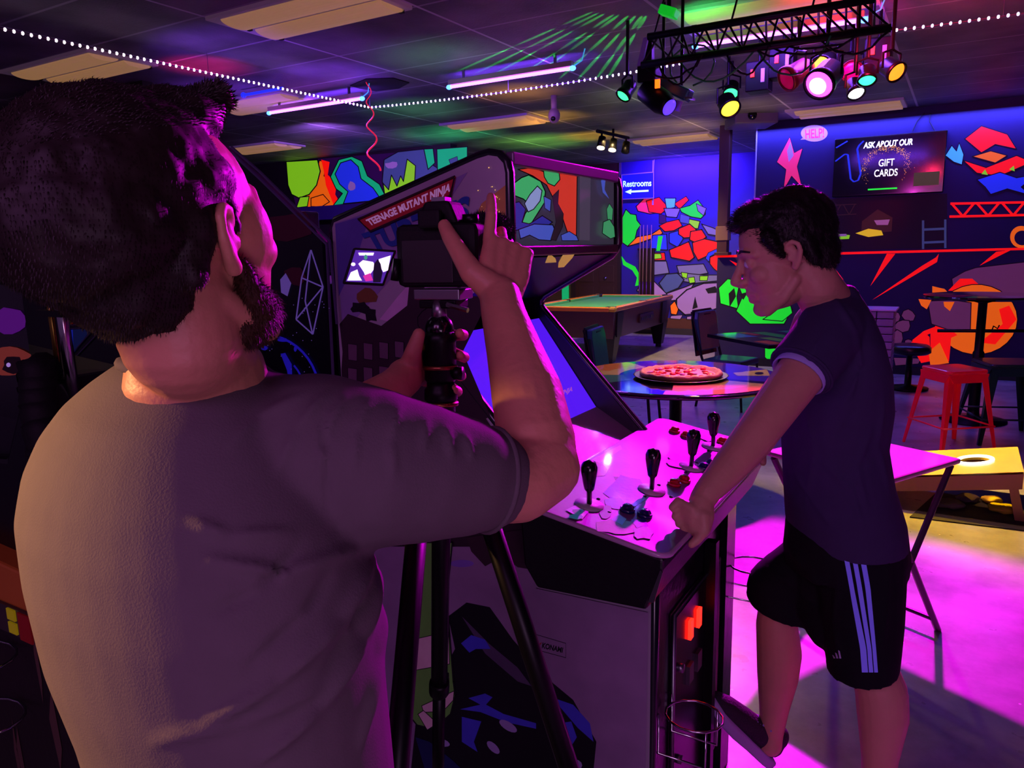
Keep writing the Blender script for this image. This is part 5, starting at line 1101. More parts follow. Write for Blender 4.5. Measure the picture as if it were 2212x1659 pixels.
# folding table
tz_ = .73; cc = V((-.30, 3.22, tz_)); u = V((.35, .105, 0)); w_ = V((-.115, .345, 0))*1.0
FT = thing('folding_table', 'square magenta-lit folding tray table with crossed legs behind the leaning man', 'table', (cc.x, cc.y, 0))
cor = [cc+u, cc+w_, cc-u, cc-w_]
obj('tabletop', MB().prism(cor, (0, 0, -.022)), mat('tray_wood', '#b890a0', .3, coat=.3, var=.3, vscale=3), FT, bevel=.008)
lm = mat('tray_leg', '#3a2a3c', .4, .3)
A_, B_, C_, D_ = [V((p.x, p.y, 0)) for p in [cc+(x-cc)*.9 for x in cor]]
for s_, t in ((A_, D_), (B_, C_)):      # each pair crosses on its side
    for p0, p1 in ((s_, t), (t, s_)): obj('leg', MB().tube([p0+V((0, 0, tz_-.03)), p1.lerp(p0, -.02)+V((0, 0, .0))], .013, 8), lm, FT)
obj('crossbar', MB().cyl((A_+D_)/2+V((0, 0, .36)), (B_+C_)/2+V((0, 0, .36)), .010, n=8), lm, FT); obj('crossbar', MB().cyl(A_.lerp(D_, .1)+V((0, 0, .07)), B_.lerp(C_, .1)+V((0, 0, .07)), .010, n=8), lm, FT)
# cornhole board
CBd = thing('cornhole_board', 'yellow-lit slanted cornhole board with glowing ring around its hole', 'cornhole board', (-.2, 5.17, 0))
X0, X1, Y0, Y1 = -.83, .372, 4.87, 5.47
def bz(x): return .09+(x-X0)/(X1-X0)*.21
n = 28; hole = [(.145+.076*math.cos(2*math.pi*i/n), 5.17+.076*math.sin(2*math.pi*i/n)) for i in range(n)]
outer = []
for i in range(n):
    a = 2*math.pi*i/n; dx, dy = math.cos(a), math.sin(a); t = min(((X1 if dx > 0 else X0)-.145)/dx if abs(dx) > 1e-6 else 9e9, ((Y1 if dy > 0 else Y0)-5.17)/dy if abs(dy) > 1e-6 else 9e9)
    outer.append((.145+dx*t, 5.17+dy*t))
cs = [(X1, Y1), (X0, Y1), (X0, Y0), (X1, Y0)]
mb = MB()
for z_ in (0, -.015):
    vs = [V((x, y, bz(x)+z_)) for x, y in hole]+[V((x, y, bz(x)+z_)) for x, y in outer]; fs = [(i, (i+1) % n, n+(i+1) % n, n+i) for i in range(n)]; mb.add(vs, fs)
for (cx, cy) in cs:    # fill the corner triangles
    ks = [i for i in range(n)]; best = min(range(n), key=lambda i: (V((*outer[i], 0))-V((cx, cy, 0))).length+(V((*outer[(i+1) % n], 0))-V((cx, cy, 0))).length)
    a_, b2 = outer[best], outer[(best+1) % n]; mb.add([V((p[0], p[1], bz(p[0])+z_)) for z_ in (0,) for p in (a_, b2, (cx, cy))], [(0, 1, 2)])
mb.add([V((x, y, bz(x)+z_)) for z_ in (0, -.015) for x, y in hole], [(i, (i+1) % n, n+(i+1) % n, n+i) for i in range(n)])
YW = mat('board_yellow', '#e0b828', .3, coat=.4, var=.25, vscale=5)
obj('playing_surface', mb, YW, CBd, norm=False)
wd = mat('board_wood', '#8a5a3a', .5)
for y in (Y0, Y1-.02): obj('side_rail', MB().prism([V((x, y, z)) for x, z in ((X0, bz(X0)-.012), (X1, bz(X1)-.012), (X1, bz(X1)-.10), (X0, .0))], (0, .02, 0)), wd, CBd)
obj('end_rail', MB().bb((X1-.02, Y0+.02, bz(X1)-.10), (X1, Y1-.02, bz(X1)-.015)), wd, CBd)
ring = [V((.145+.092*math.cos(2*math.pi*i/40), 5.17+.092*math.sin(2*math.pi*i/40), bz(.145+.092*math.cos(2*math.pi*i/40))+.004)) for i in range(40)]
obj('light_ring', MB().tube(ring, .009, 8, closed=True), mat('ring_light', '#fff0e0', .4, 0, (1, .92, .8), 3.2), CBd, True)
for y in (Y0+.03, Y1-.08): obj('leg', MB().prism([V((.30, y, .24)), V((.345, y, .24)), V((.405, y, 0)), V((.355, y, 0))], (0, .04, 0)), wd, CBd)
# rug and bean bags
q = [onZ(x, y, 0.001) for x, y in ((1965, 1118), (2300, 1158), (2300, 1082), (2040, 1050))]
tag(obj('floor_mat', MB().prism([q[3], q[2], q[1], q[0]], (0, 0, .006)), mat('mat_dark', '#1a1018', .8, bump=.3, bscale=150)), 'dark rectangular floor mat under the high end of the cornhole board', 'floor mat')
def bag(label, x, y, rz, m_, sx_=.075):
    mb = MB(); mb.ell((0, 0, .028), (sx_, sx_*.85, .022), None, 20, 10)
    for v in mb.v: r = max(abs(v.x), abs(v.y))/sx_; v.x = math.copysign(min(abs(v.x)*1.25, sx_), v.x); v.y = math.copysign(min(abs(v.y)*1.25, sx_*.85), v.y); v.z += noise.noise(v*30)*.008
    for v in mb.v: v.z = max(v.z, .0075)
    o = obj('bean_bag', mb, m_, None, True); o.location = (x, y, o.location.z); o.rotation_euler = (0, 0, rz); tag(o, label, 'bean bag')
cg = mat('bag_grey', '#5a4a50', .8, bump=.3, bscale=200)
bag('dark grey cornhole bag lying leftmost on the mat under the board', .03, 4.99, .4, cg); bag('crumpled grey cornhole bag beside the small yellow one', .125, 5.15, 1.1, cg, .06)
bag('small bright yellow cornhole bag between the grey bag and the larger yellow one', .25, 5.18, .6, mat('bag_yellow', '#e0c020', .7, bump=.3, bscale=200), .05); bag('flat dull yellow cornhole bag nearest the board leg', .30, 5.03, .1, mat('bag_olive', '#a89818', .7, bump=.3, bscale=200), .07)
# ================================================================== PEOPLE
SKIN = mat('skin', '#c08468', .48, bump=.12, bscale=90, var=.1, vscale=20, spec=.4)
SKIN2 = mat('skin_pale', '#c49078', .48, bump=.12, bscale=90, var=.1, vscale=20, spec=.4)
HAIR = mat('dark_brown_hair', '#1c120e', .55, var=.4, vscale=60, spec=.3)
HAIR2 = mat('near_black_hair', '#120c0c', .5, var=.4, vscale=60, spec=.3)
BEARD = mat('beard_hair', '#3c2418', .6, var=.4, vscale=80, spec=.25)
def cloth(n, h): return mat(n, h, .85, bump=.12, bscale=500, var=.08, vscale=40, spec=.2)
GREY_T = cloth('grey_tshirt', '#5c5256'); NAVY_T = cloth('navy_tshirt', '#3a3054'); SHORTS = cloth('black_shorts', '#0e0e14'); JEANS = cloth('dark_jeans', '#1c2030')
CRh = V((CR.x, CR.y, 0)).normalized(); CFh = V((CF.x, CF.y, 0)).normalized(); UP = V((0, 0, 1))
def frame(c, fwd, pitch=0, roll=0, s=1.):
    """pitch up positive; roll tips the top towards the person's right"""
    f = V(fwd); f.z = 0; f.normalize(); l = UP.cross(f)
    f2 = f*math.cos(pitch)+UP*math.sin(pitch); u2 = UP*math.cos(pitch)-f*math.sin(pitch)
    l2 = l*math.cos(roll)+u2*math.sin(roll); u3 = u2*math.cos(roll)-l*math.sin(roll)
    return Matrix(((f2.x*s, l2.x*s, u3.x*s, c.x), (f2.y*s, l2.y*s, u3.y*s, c.y), (f2.z*s, l2.z*s, u3.z*s, c.z), (0, 0, 0, 1)))
def put(mb, local, M): mb.add([M@v for v in local.v], local.f); return mb
def head_local(nose=1., fill=0):
    h = MB()
    if fill: [h.ell((.046, s*.040, -.004), (.032, .026, .040), None, 16, 10) for s in (-1, 1)]
    h.ell((-.015, 0, .035), (.096, .074, .088), None, 28, 18); h.ell((.030, 0, .03), (.055, .062, .07), None, 24, 14)
    h.ell((.033, 0, -.03), (.058, .057, .075), None, 24, 14); h.ell((.028, 0, -.078), (.055, .050, .034), None, 20, 12)
    h.ell((.070, 0, -.100), (.022, .026, .018), None, 16, 10)
    for s in (-1, 1):
        h.ell((.058, s*.036, -.026), (.026, .022, .022), None, 14, 10); h.chain([(V((.083, s*.008, .024)), .010), (V((.078, s*.030, .027)), .0095), (V((.062, s*.048, .018)), .008)])
        h.chain([(V((-.002, s*.046, -.055)), .012), (V((.03, s*.040, -.084)), .014), (V((.066, s*.02, -.104)), .014)])
        h.ell((.074, s*.031, .004), (.012, .013, .0125), None, 14, 10)
        # ear: rim, lobe and hollow
        E = [V((-.004, .071, -.028)), V((-.013, .079, -.016)), V((-.019, .085, .001)), V((-.018, .086, .016)), V((-.008, .082, .024)), V((.003, .076, .020)), V((.005, .073, .008))]
        h.chain([(V((p.x, p.y*s, p.z)), r) for p, r in zip(E, (.0085, .0065, .0055, .0052, .005, .005, .0045))], 10)
        h.ell((-.006, s*.074, -.002), (.010, .006, .022), None, 12, 8); h.ell((.005, s*.074, -.008), (.004, .005, .007), None, 10, 8)
    h.chain([(V((.088, 0, .012)), .0075), (V((.099, 0, -.008)), .0085), (V((.112*nose, 0, -.027)), .0105), (V((.098, 0, -.036)), .011)], 12)
    for s in (-1, 1): h.ell((.096, s*.011, -.033), (.010, .0075, .0075), None, 12, 8)
    h.chain([(V((.078, -.022, -.064)), .006), (V((.090, 0, -.060)), .008), (V((.078, .022, -.064)), .006)], 10); h.chain([(V((.076, -.018, -.074)), .0065), (V((.087, 0, -.075)), .009), (V((.076, .018, -.074)), .0065)], 10)
    h.ell((.084, 0, -.052), (.010, .016, .012), None, 12, 8)
    return h
def strands(mb, me, n, ln, comb, seed, w_=.0006, filt=None, jitter=.5):
    """short individual hairs rooted on a baked surface"""
    R = random.Random(seed); me.calc_loop_triangles(); ps = me.polygons; k = len(ps)
    for _ in range(n):
        p = ps[R.randrange(k)]; c = V(p.center); nn = V(p.normal)
        if filt and not filt(c): continue
        d = (nn*1.0+V(comb(c))*1.1+V((R.gauss(0, 1), R.gauss(0, 1), R.gauss(0, 1)))*jitter*.5).normalized()
        s_ = d.cross(nn); s_ = s_.normalized() if s_.length > 1e-4 else basis(d)[0]
        L_ = ln*R.uniform(.5, 1.2); q = c-nn*.001; m_ = q+d*L_*.5; e = q+(d+V(comb(c))*.5-nn*.25).normalized()*L_
        mb.add([q-s_*w_, q+s_*w_, m_+s_*w_*.8, m_-s_*w_*.8, e], [(0, 1, 2, 3), (3, 2, 4)])
def hair_obj(name, local_mb, M, parent, m_, n, ln, comb, seed, voxel=.0035, filt=None, label=None, jit=.5, w_=.0006, noise_amp=.004):
    t = MB(); put(t, local_mb, M); me = bake(t, voxel, 3)
    for v in me.vertices:
        k = noise.noise(V(v.co)*45)*noise_amp+noise.noise(V(v.co)*140)*noise_amp*.35; v.co = v.co+v.normal*k
    me.update(); mb = MB(); mb.add([v.co for v in me.vertices], [tuple(p.vertices) for p in me.polygons]); strands(mb, me, n, ln, comb, seed, w_, filt, jit)
    o = obj(name, mb, m_, parent, True, norm=False, label=label); bpy.data.meshes.remove(me); return o
def hand(mb, W, d, nrm, thumb, bends, s=1., spread=.1, tdir=None, lens=(.044, .026, .022)):
    """W wrist, d towards fingers, nrm out of the back of the hand, thumb = +1/-1 side along d x nrm"""
    W, d, nrm = V(W), V(d).normalized(), V(nrm); nrm = (nrm-d*nrm.dot(d)).normalized(); ac = d.cross(nrm)*thumb
    for k, r in ((.026, .0125), (.009, .0135), (-.009, .013), (-.026, .0115)):
        mb.chain([(W+ac*k*.55*s, .0165*s), (W+(d*.045+ac*k*.9)*s, .0145*s), (W+(d*.088+ac*k)*s, r*s)], 12)
    for i, k in enumerate((.030, .010, -.010, -.029)):
        b = W+(d*.090+ac*k)*s; ang = 0; sc = (.95, 1.05, 1.0, .8)[i]*s; dd = (d+ac*spread*(k/.03)).normalized(); pts = [(b, .0098*s)]
        for j in range(3):
            ang += bends[i][j]; v = dd*math.cos(ang)-nrm*math.sin(ang); b = b+v*lens[j]*sc; pts.append((b, (.0090, .0082, .0072)[j]*s*(.9 if i == 3 else 1)))
        mb.chain(pts, 12)
    if tdir is not None:
        t0 = W+(d*.022+ac*.026)*s; a, b2 = [V(x).normalized() for x in tdir]
        mb.chain([(W+(d*.012+ac*.012)*s, .016*s), (t0, .015*s), (t0+a*.042*s, .0118*s), (t0+a*.042*s+b2*.032*s, .0105*s), (t0+a*.042*s+b2*.058*s, .0085*s)], 12)
def cap_fold(me, folds):
    """raise cloth ridges: folds = [(px polyline, width px, height m)] measured where the creases lie on the cloth facing us"""
    segs = []
    for pts, wd, h in folds:
        for i in range(len(pts)-1): segs.append((np.array(pts[i], float), np.array(pts[i+1], float), wd, h))
    n = len(me.vertices); co = np.empty(n*3); nr = np.empty(n*3); me.vertices.foreach_get('co', co); me.vertices.foreach_get('normal', nr)
    co = co.reshape(-1, 3); nr = nr.reshape(-1, 3); q = co-np.array(C0); z = q@np.array(CF); px = np.stack([1106+FPX*(q@np.array(CR))/z, 829.5+FPX*(q@np.array(CD))/z], 1)
    best = np.zeros(n)
    for a, b, wd, h in segs:
        ab = b-a; t = np.clip(((px-a)@ab)/float(ab@ab), 0, 1); dd = np.hypot(*(px-(a+ab*t[:, None])).T)
        k = h*np.exp(-(dd/wd)**2)*np.sin(np.pi*(.12+.76*t)); best = np.where(np.abs(k) > np.abs(best), k, best)
    best[(nr*q).sum(1) > 0] = 0
    me.vertices.foreach_set('co', (co+nr*best[:, None]).ravel()); me.update()
def shoe_local(uc, sc_):
    up = MB(); up.chain([(V((.02, 0, .055)), .034), (V((.08, 0, .058)), .037), (V((.15, 0, .052)), .037), (V((.215, 0, .044)), .036), (V((.25, 0, .038)), .031)], 16); up.ell((.03, 0, .075), (.038, .034, .045), None, 18, 12)
    sole = [(-.022, .0), (-.015, .028), (.02, .037), (.09, .033), (.16, .042), (.22, .045), (.262, .035), (.285, .012), (.288, 0)]
    pts = sole+[(x, -y) for x, y in reversed(sole[1:-1])]
    so = MB(); vs = []
    for z, k in ((0, .96), (.008, 1), (.024, 1.0), (.030, .97)):
        for x, y in pts: vs.append(V((.13+(x-.13)*k, y*k, z+max(0, x-.2)*.22)))
    n = len(pts); fs = [(i*n+j, i*n+(j+1) % n, (i+1)*n+(j+1) % n, (i+1)*n+j) for i in range(3) for j in range(n)]+[tuple(range(n-1, -1, -1)), tuple(range(3*n, 4*n))]; so.add(vs, fs)
    la = MB()
    for i in range(5): x = .095+i*.022; la.tube([V((x, -.024, .083-i*.004)), V((x+.006, 0, .094-i*.005)), V((x+.012, .024, .083-i*.004))], .0032, 6); la.tube([V((x+.012, -.024, .082-i*.004)), V((x+.006, 0, .096-i*.005)), V((x, .024, .083-i*.004))], .0032, 6)
    la.tube([V((.09, .0, .098)), V((.075, .03, .105)), V((.09, .04, .09)), V((.095, .005, .098))], .003, 6); la.tube([V((.09, .0, .098)), V((.07, -.03, .108)), V((.085, -.04, .09)), V((.095, -.005, .098))], .003, 6)
    return up, so, la
def shoe(M, parent, up_m, so_m, la_m, label=None):
    up, so, la = shoe_local(0, 0); t = MB(); put(t, up, M); u_ = meshobj('shoe', bake(t, .004, 5), up_m, parent, label)
    obj('shoe_sole', put(MB(), so, M), so_m, u_, True); obj('shoe_laces', put(MB(), la, M), la_m, u_, True); return u_
def orient(c, x, z, s=1.):
    x = V(x).normalized(); z = V(z); z = (z-x*z.dot(x)).normalized(); y = z.cross(x)
    return Matrix(((x.x*s, y.x*s, z.x*s, c.x), (x.y*s, y.y*s, z.y*s, c.y), (x.z*s, y.z*s, z.z*s, c.z), (0, 0, 0, 1)))

# ------------------------------------------------------------------ the photographer
ang = math.radians(50); PF = CFh*math.cos(ang)+CRh*math.sin(ang); PR_ = CRh*math.cos(ang)-CFh*math.sin(ang)   # facing, and to his right
HA = math.radians(25); HF = CFh*math.cos(HA)+CRh*math.sin(HA)
PH = frame(atD(366, 520, .635), HF, math.radians(12), math.radians(-3), .94)
hc = PH.translation
A = thing('person', 'bearded photographer in a grey T-shirt seen from behind, holding a camera on a tripod', 'person', (hc.x, hc.y, 0))
b = MB(); put(b, head_local(.92, 1), PH)
def q_(x, y, D, r): return (atD(x, y, D), r)
b.chain([(PH@V((-.015, 0, -.04)), .052), (PH@V((-.02, 0, -.085)), .050), q_(428, 760, .70, .053), q_(428, 830, .72, .066)], 24)
# right arm
b.chain([q_(700, 980, .72, .055), q_(850, 1010, .75, .052), q_(1000, 1040, .79, .046), q_(1120, 1045, .83, .043), q_(1175, 1010, .86, .042)], 20)
b.chain([q_(1175, 1010, .86, .040), q_(1160, 960, .88, .046), q_(1138, 850, .93, .0445), q_(1110, 755, .97, .036), q_(1088, 680, 1.0, .030), q_(1080, 640, 1.02, .028)], 20)
W = atD(1078, 640, 1.025); dd = (atD(1098, 540, 1.07)-W).normalized()
hand(b, W, dd, -CF+CR*.25, -1, [(-.05, .15, .15), (.45, .8, .5), (.8, .9, .5), (1.0, 1.0, .5)], 1.0, .12, None)
ac = dd.cross(-CF)
b.chain([q_(1066, 625, 1.02, .022), q_(1020, 590, 1.02, .017), q_(992, 545, 1.035, .0135), q_(972, 512, 1.05, .0118), q_(960, 488, 1.065, .0098)], 14)
# left arm and hand around the tripod head
b.chain([q_(400, 960, .97, .05), q_(520, 985, 1.02, .048), q_(640, 980, 1.04, .042), q_(760, 900, 1.07, .038), q_(850, 838, 1.10, .028), q_(876, 815, 1.12, .027)], 18)
b.chain([q_(872, 812, 1.12, .026), q_(905, 800, 1.155, .024), q_(925, 770, 1.17, .022)], 14)
b.chain([q_(886, 800, 1.13, .020), q_(893, 760, 1.10, .013), q_(905, 722, 1.095, .0095)], 12)
for x0, y0, x1, y1, x2, y2 in ((925, 750, 975, 725, 1001, 724), (925, 775, 980, 762, 1003, 772), (925, 800, 975, 800, 996, 812), (920, 820, 965, 832, 988, 846)):
    b.chain([q_(x0, y0, 1.18, .012), q_(x1, y1, 1.185, .0095), q_(x2, y2, 1.15, .0088), q_(x2-8, y2-4, 1.125, .0078)], 12)
body = meshobj('body', bake(b, .0028, 4), SKIN, A)
# hair with quiff
h = MB(); h.ell((-.042, 0, .046), (.103, .086, .090), None, 30, 20); h.ell((-.066, 0, .034), (.088, .085, .074), None, 26, 16); h.ell((.028, 0, .098), (.050, .058, .030), None, 20, 12); h.ell((.062, 0, .102), (.022, .042, .020), None, 16, 10)
h.ell((-.056, 0, -.003), (.060, .068, .066), None, 22, 14); h.ell((-.050, 0, -.042), (.040, .054, .036), None, 20, 12)
for s in (-1, 1): h.ell((-.008, s*.042, .048), (.042, .044, .046), None, 18, 12); h.chain([(V((.012, s*.068, .02)), .009), (V((.010, s*.070, .004)), .005)], 10); h.chain([(V((-.03, s*.068, .02)), .02), (V((-.045, s*.066, -.02)), .016)], 10)
Pinv = PH.inverted()
comb1 = lambda c: (HF*.6+UP*.05) if (Pinv@c).z > .09 else (-UP*.9-HF*.1)
hair_obj('hair', h, PH, A, HAIR, 30000, .0045, comb1, 1, jit=.4, w_=.0004)
t = MB(); 
for i in range(10): t.chain([(V((.045+.004*i, -.03+.007*i, .112)), .010), (V((.074, -.034+.008*i, .120-.001*i)), .008), (V((.086, -.03+.007*i, .106)), .005)], 8)
hair_obj('hair_quiff', t, PH, A, HAIR, 2500, .007, lambda c: UP*.2+HF*.4, 2, .003)
h = MB(); h.ell((.036, 0, -.084), (.056, .054, .034), None, 22, 14); h.ell((.072, 0, -.098), (.024, .03, .024), None, 16, 10)
for s in (-1, 1): h.chain([(V((.010, s*.066, -.03)), .008), (V((.018, s*.060, -.05)), .012), (V((.035, s*.048, -.072)), .018)], 10)
hair_obj('beard', h, PH, A, BEARD, 9000, .007, lambda c: -UP*.5, 3, .003, noise_amp=.0015)
# T-shirt
def ring(y, xl, xr, D, k=1., sk=.13/.2, tilt=0):
    cx = (xl+xr)/2; hw = (xr-xl)/2*D/FPX; c = atD(cx, y, D); pr = math.sqrt((math.cos(ang))**2+(sk*math.sin(ang))**2)
    return (c, PR_*(hw/pr), PF*(hw/pr*sk)*k)
t = MB()
t.loft([ring(1800, 190, 890, .84), ring(1659, 176, 876, .83), ring(1500, 128, 862, .82), ring(1350, 66, 850, .81), ring(1200, 28, 835, .80), ring(1080, 12, 810, .80), ring(1000, 28, 760, .79), ring(930, 62, 710, .785), ring(870, 112, 660, .775), ring(825, 170, 620, .77), ring(790, 225, 590, .76), ring(768, 268, 560, .755)], 40)
t.chain([q_(560, 930, .76, .062), q_(680, 985, .74, .083), q_(800, 1010, .745, .080), q_(900, 1020, .765, .072), q_(990, 1028, .79, .064), q_(1045, 1035, .81, .056)], 24)
t.chain([q_(330, 930, .92, .06), q_(430, 990, 1.0, .058)], 20)
me = bake(t, .005, 10, .6)
cap_fold(me, [([(700, 850), (640, 930), (600, 1020)], 9, .004), ([(745, 855), (700, 940), (690, 1040)], 8, .0045), ([(800, 860), (770, 930), (765, 1010)], 8, .004), ([(860, 880), (845, 950), (850, 1030)], 8, .004), ([(920, 905), (915, 970)], 8, .004), ([(965, 925), (975, 985)], 7, .005), ([(1005, 940), (1020, 990)], 6, .004),
    ([(660, 850), (560, 900), (500, 960)], 10, .003), ([(620, 1150), (500, 1160), (420, 1130)], 14, .006), ([(780, 1180), (620, 1240), (450, 1210)], 14, .007), ([(800, 1210), (740, 1340), (600, 1470), (450, 1560)], 15, .010), ([(815, 1220), (790, 1380), (690, 1530), (560, 1640)], 13, .010), ([(830, 1230), (820, 1420), (780, 1600)], 10, .008), ([(650, 1180), (560, 1280), (460, 1320)], 14, -.005),
    ([(710, 1250), (660, 1330), (540, 1440)], 13, -.006), ([(780, 1260), (760, 1360), (700, 1450)], 9, -.005), ([(340, 1600), (520, 1560), (700, 1480)], 14, .006), ([(700, 900), (700, 1010), (715, 1110)], 5, -.0035)])
SH = meshobj('tshirt', me, GREY_T, A)
obj('collar', MB().tube([atD(424, 800, .735)+PR_*(.070*math.cos(i*math.pi/20))+PF*(.064*math.sin(i*math.pi/20))+UP*(-.012*math.sin(i*math.pi/20)*1) for i in range(40)], .0065, 8, closed=True), GREY_T, SH, True)
c = atD(1056, 1036, .815); dr = (atD(1130, 1042, .835)-atD(990, 1030, .79)).normalized(); u, w2, _ = basis(dr)
obj('sleeve_hem', MB().tube([c+(u*math.cos(i*math.pi/16)+w2*math.sin(i*math.pi/16))*.0555 for i in range(32)], .0035, 6, closed=True), GREY_T, SH, True)
# trousers and shoes, mostly below the picture
L0 = atD(470, 1800, .84); LZ = V((L0.x, L0.y, 0)); t = MB(); t.loft([(V((L0.x, L0.y, .72)), PR_*.15, PF*.12), (V((L0.x, L0.y, .86)), PR_*.175, PF*.125), (V((L0.x, L0.y, 1.0)), PR_*.165, PF*.115)], 28)
for s in (-1, 1): t.chain([(LZ+PR_*.085*s+UP*.80, .092), (LZ+PR_*.10*s+UP*.46, .066), (LZ+PR_*.11*s+UP*.10, .052)], 20)
meshobj('trousers', bake(t, .006, 6), JEANS, A)
for s in (-1, 1): shoe(orient(LZ+PR_*.11*s-PF*.04, PF, UP), A, mat('shoe_black', '#14141a', .6), mat('shoe_sole', '#888090', .6), mat('laces', '#b0a8c0', .7))

# ------------------------------------------------------------------ camera on the tripod
DC = 1.12; cc_ = atD(955, 552, DC)
cf = (CFh*.93+CRh*.36).normalized(); cr = V((cf.y, -cf.x, 0))          # the lens looks towards the other man
def cb(x, y, z): return cc_+cr*x+cf*y+UP*z
RC = Matrix(((cr.x, cf.x, 0), (cr.y, cf.y, 0), (cr.z, cf.z, 1)))
K = thing('camera', 'black digital camera with lit flip-out screen mounted on the tripod', 'camera', cc_-V((0, 0, .045)))
obj('camera_body', MB().box(cb(0, 0, 0), (.132, .05, .092), RC), RUBBER, K, bevel=.010)
obj('viewfinder_hump', MB().prism([cb(-.032, -.02, .045), cb(.036, -.02, .045), cb(.022, -.02, .078), cb(-.018, -.02, .078)], cf*.05), RUBBER, K, bevel=.006)
obj('eyecup', MB().box(cb(.0, -.034, .052), (.036, .014, .026), RC), RUBBER, K, bevel=.004)
obj('hot_shoe', MB().box(cb(.002, .0, .081), (.022, .022, .006), RC), STEEL, K)
obj('back_recess', MB().box(cb(-.012, -.0255, -.008), (.082, .002, .062), RC), mat('recess', '#161214', .5), K, bevel=.003)
obj('mode_dial', MB().cyl(cb(.048, .0, .046), cb(.048, .0, .058), .012), BLACKM, K, True)
obj('grip', MB().box(cb(.055, .03, -.004), (.03, .04, .085), RC), RUBBER, K, bevel=.012)
obj('lens_barrel', MB().lathe(cb(.0, .02, .0), [(.033, 0), (.036, .02), (.036, .06), (.039, .065), (.039, .10), (.035, .105), (.035, .12), (.044, .13), (.047, .165), (.045, .168), (.032, .14)], (cf+UP*.02), 32), BLACKM, K, True)
mb = MB(); mb.add([v.co if False else v for v in []], [])
t = MB().ell(cb(.036, .085, .036), (.040, .055, .026), RC); me = bake(t, .003, 2)
R = random.Random(8)
for v in me.vertices: v.co = v.co+v.normal*(noise.noise(V(v.co)*80)*.006)
fz = MB(); fz.add([v.co for v in me.vertices], [tuple(p.vertices) for p in me.polygons]); strands(fz, me, 3500, .010, lambda c: UP*.1, 5, .0005)
obj('microphone_windshield', fz, mat('fur_black', '#100a18', .9), K, True, norm=False); bpy.data.meshes.remove(me)
# flip screen
s4 = [atD(747, 608, 1.12), atD(826, 612, 1.13), atD(850, 545, 1.13), atD(768, 540, 1.12)]
ctr = sum(s4, V((0, 0, 0)))/4; s5 = [ctr+(p-ctr)*1.16 for p in s4]; nn = (s4[1]-s4[0]).cross(s4[3]-s4[0]).normalized(); nn = nn if nn.dot(C0-ctr) > 0 else -nn
fs_ = obj('flip_screen', MB().prism(s5, -nn*.009), RUBBER, K, bevel=.003)
ms = []; mb = MB()
def e_(n, h, s=1.): return mat('lcd_'+n, h, .3, 0, h, s)
art(mb, ms, lambda x, y: onPl(x, y, ctr+nn*.0008, nn), [(e_('violet', '#5028a0', .8), [(747, 608), (826, 612), (850, 545), (768, 540)]),
   (e_('white', '#ffe8ff', 1.3), [(750, 606), (758, 588), (772, 582), (776, 596), (782, 606)]), (e_('white', '#ffe8ff', 1.3), [(774, 570), (784, 562), (806, 566), (812, 576), (800, 592), (792, 604), (786, 588)]),
   (e_('white', '#ffe8ff', 1.3), [(818, 560), (844, 552), (838, 584), (828, 588), (820, 574)]), (e_('white', '#ffe8ff', 1.3), blob(763, 571, 5, 4, 8)), (e_('white', '#ffe8ff', 1.3), [(774, 546), (808, 546), (806, 552), (776, 552)]),
   (e_('magenta', '#d030a0', .9), [(784, 596), (800, 590), (806, 606), (790, 608)]), (e_('navy', '#100828', .5), [(806, 590), (808, 570), (816, 560), (822, 570), (826, 590), (822, 610), (806, 610)]), (e_('teal', '#40a080', .8), blob(790, 556, 4, 6, 7))], nn, 1, .0002)
obj('lcd_picture', mb, ms, fs_, norm=False)
obj('hinge', MB().cyl(atD(858, 560, 1.12), atD(852, 606, 1.12), .006), BLACKM, K, True)
# tripod
TP = thing('tripod', 'black tripod with ball head holding the camera, in front of the photographer', 'tripod', V((cc_.x, cc_.y, 0)))
obj('quick_release_plate', MB().box(cc_-V((0, 0, .0565)), (.075, .05, .016), RC), STEEL, TP, bevel=.002); obj('clamp', MB().box(cc_-V((0, 0, .071)), (.06, .046, .012), RC), BLACKM, TP, bevel=.002)
obj('clamp_lever', MB().tube([cb(.02, -.03, -.07), cb(.055, -.035, -.078)], .004, 6), CHROME, TP)
ax = atD(948, 660, DC); bt = atD(955, 940, 1.14); dx = (ax-bt).normalized(); Lh = (ax-bt).length
def on(t): return bt+dx*t
obj('head_stem', MB().lathe(on(Lh-.022), [(.012, 0), (.010, .03)], dx), STEEL, TP, True)
obj('ball', MB().ell(on(Lh-.035), .022), BLACKG, TP, True)
obj('ball_head', MB().lathe(on(Lh-.115), [(.020, 0), (.024, .005), (.024, .06), (.026, .066), (.020, .078)], dx), BLACKM, TP, True)
obj('lock_knob', MB().cyl(on(Lh-.07)-cr*.02, on(Lh-.07)-cr*.045, .011), BLACKM, TP, True); obj('lock_knob', MB().cyl(on(Lh-.06)-cr*.018-cf*.01, on(Lh-.06)-cr*.04-cf*.015, .008), mat('knob_gold', '#b0a040', .3, .8), TP, True); obj('lock_knob', MB().cyl(on(Lh-.10)+cr*.02, on(Lh-.10)+cr*.036, .010), BLACKM, TP, True)
obj('center_column', MB().lathe(on(-.1), [(.016, 0), (.016, .12), (.021, .125), (.021, .15), (.025, .155), (.025, .17), (.021, .175), (.021, Lh-.115+.1)], dx), BLACKM, TP, True)
for t_ in (.045, .10): obj('collar_ring', MB().lathe(on(t_), [(.0255, 0), (.0265, .003), (.0255, .006)], dx), mat('ring_copper', '#a06040', .3, .9), TP, True)
obj('leg_spider', MB().lathe(on(-.03), [(.025, 0), (.036, .012), (.036, .03), (.025, .045)], dx), BLACKM, TP, True)
hub = on(-.01)
hub0 = hub
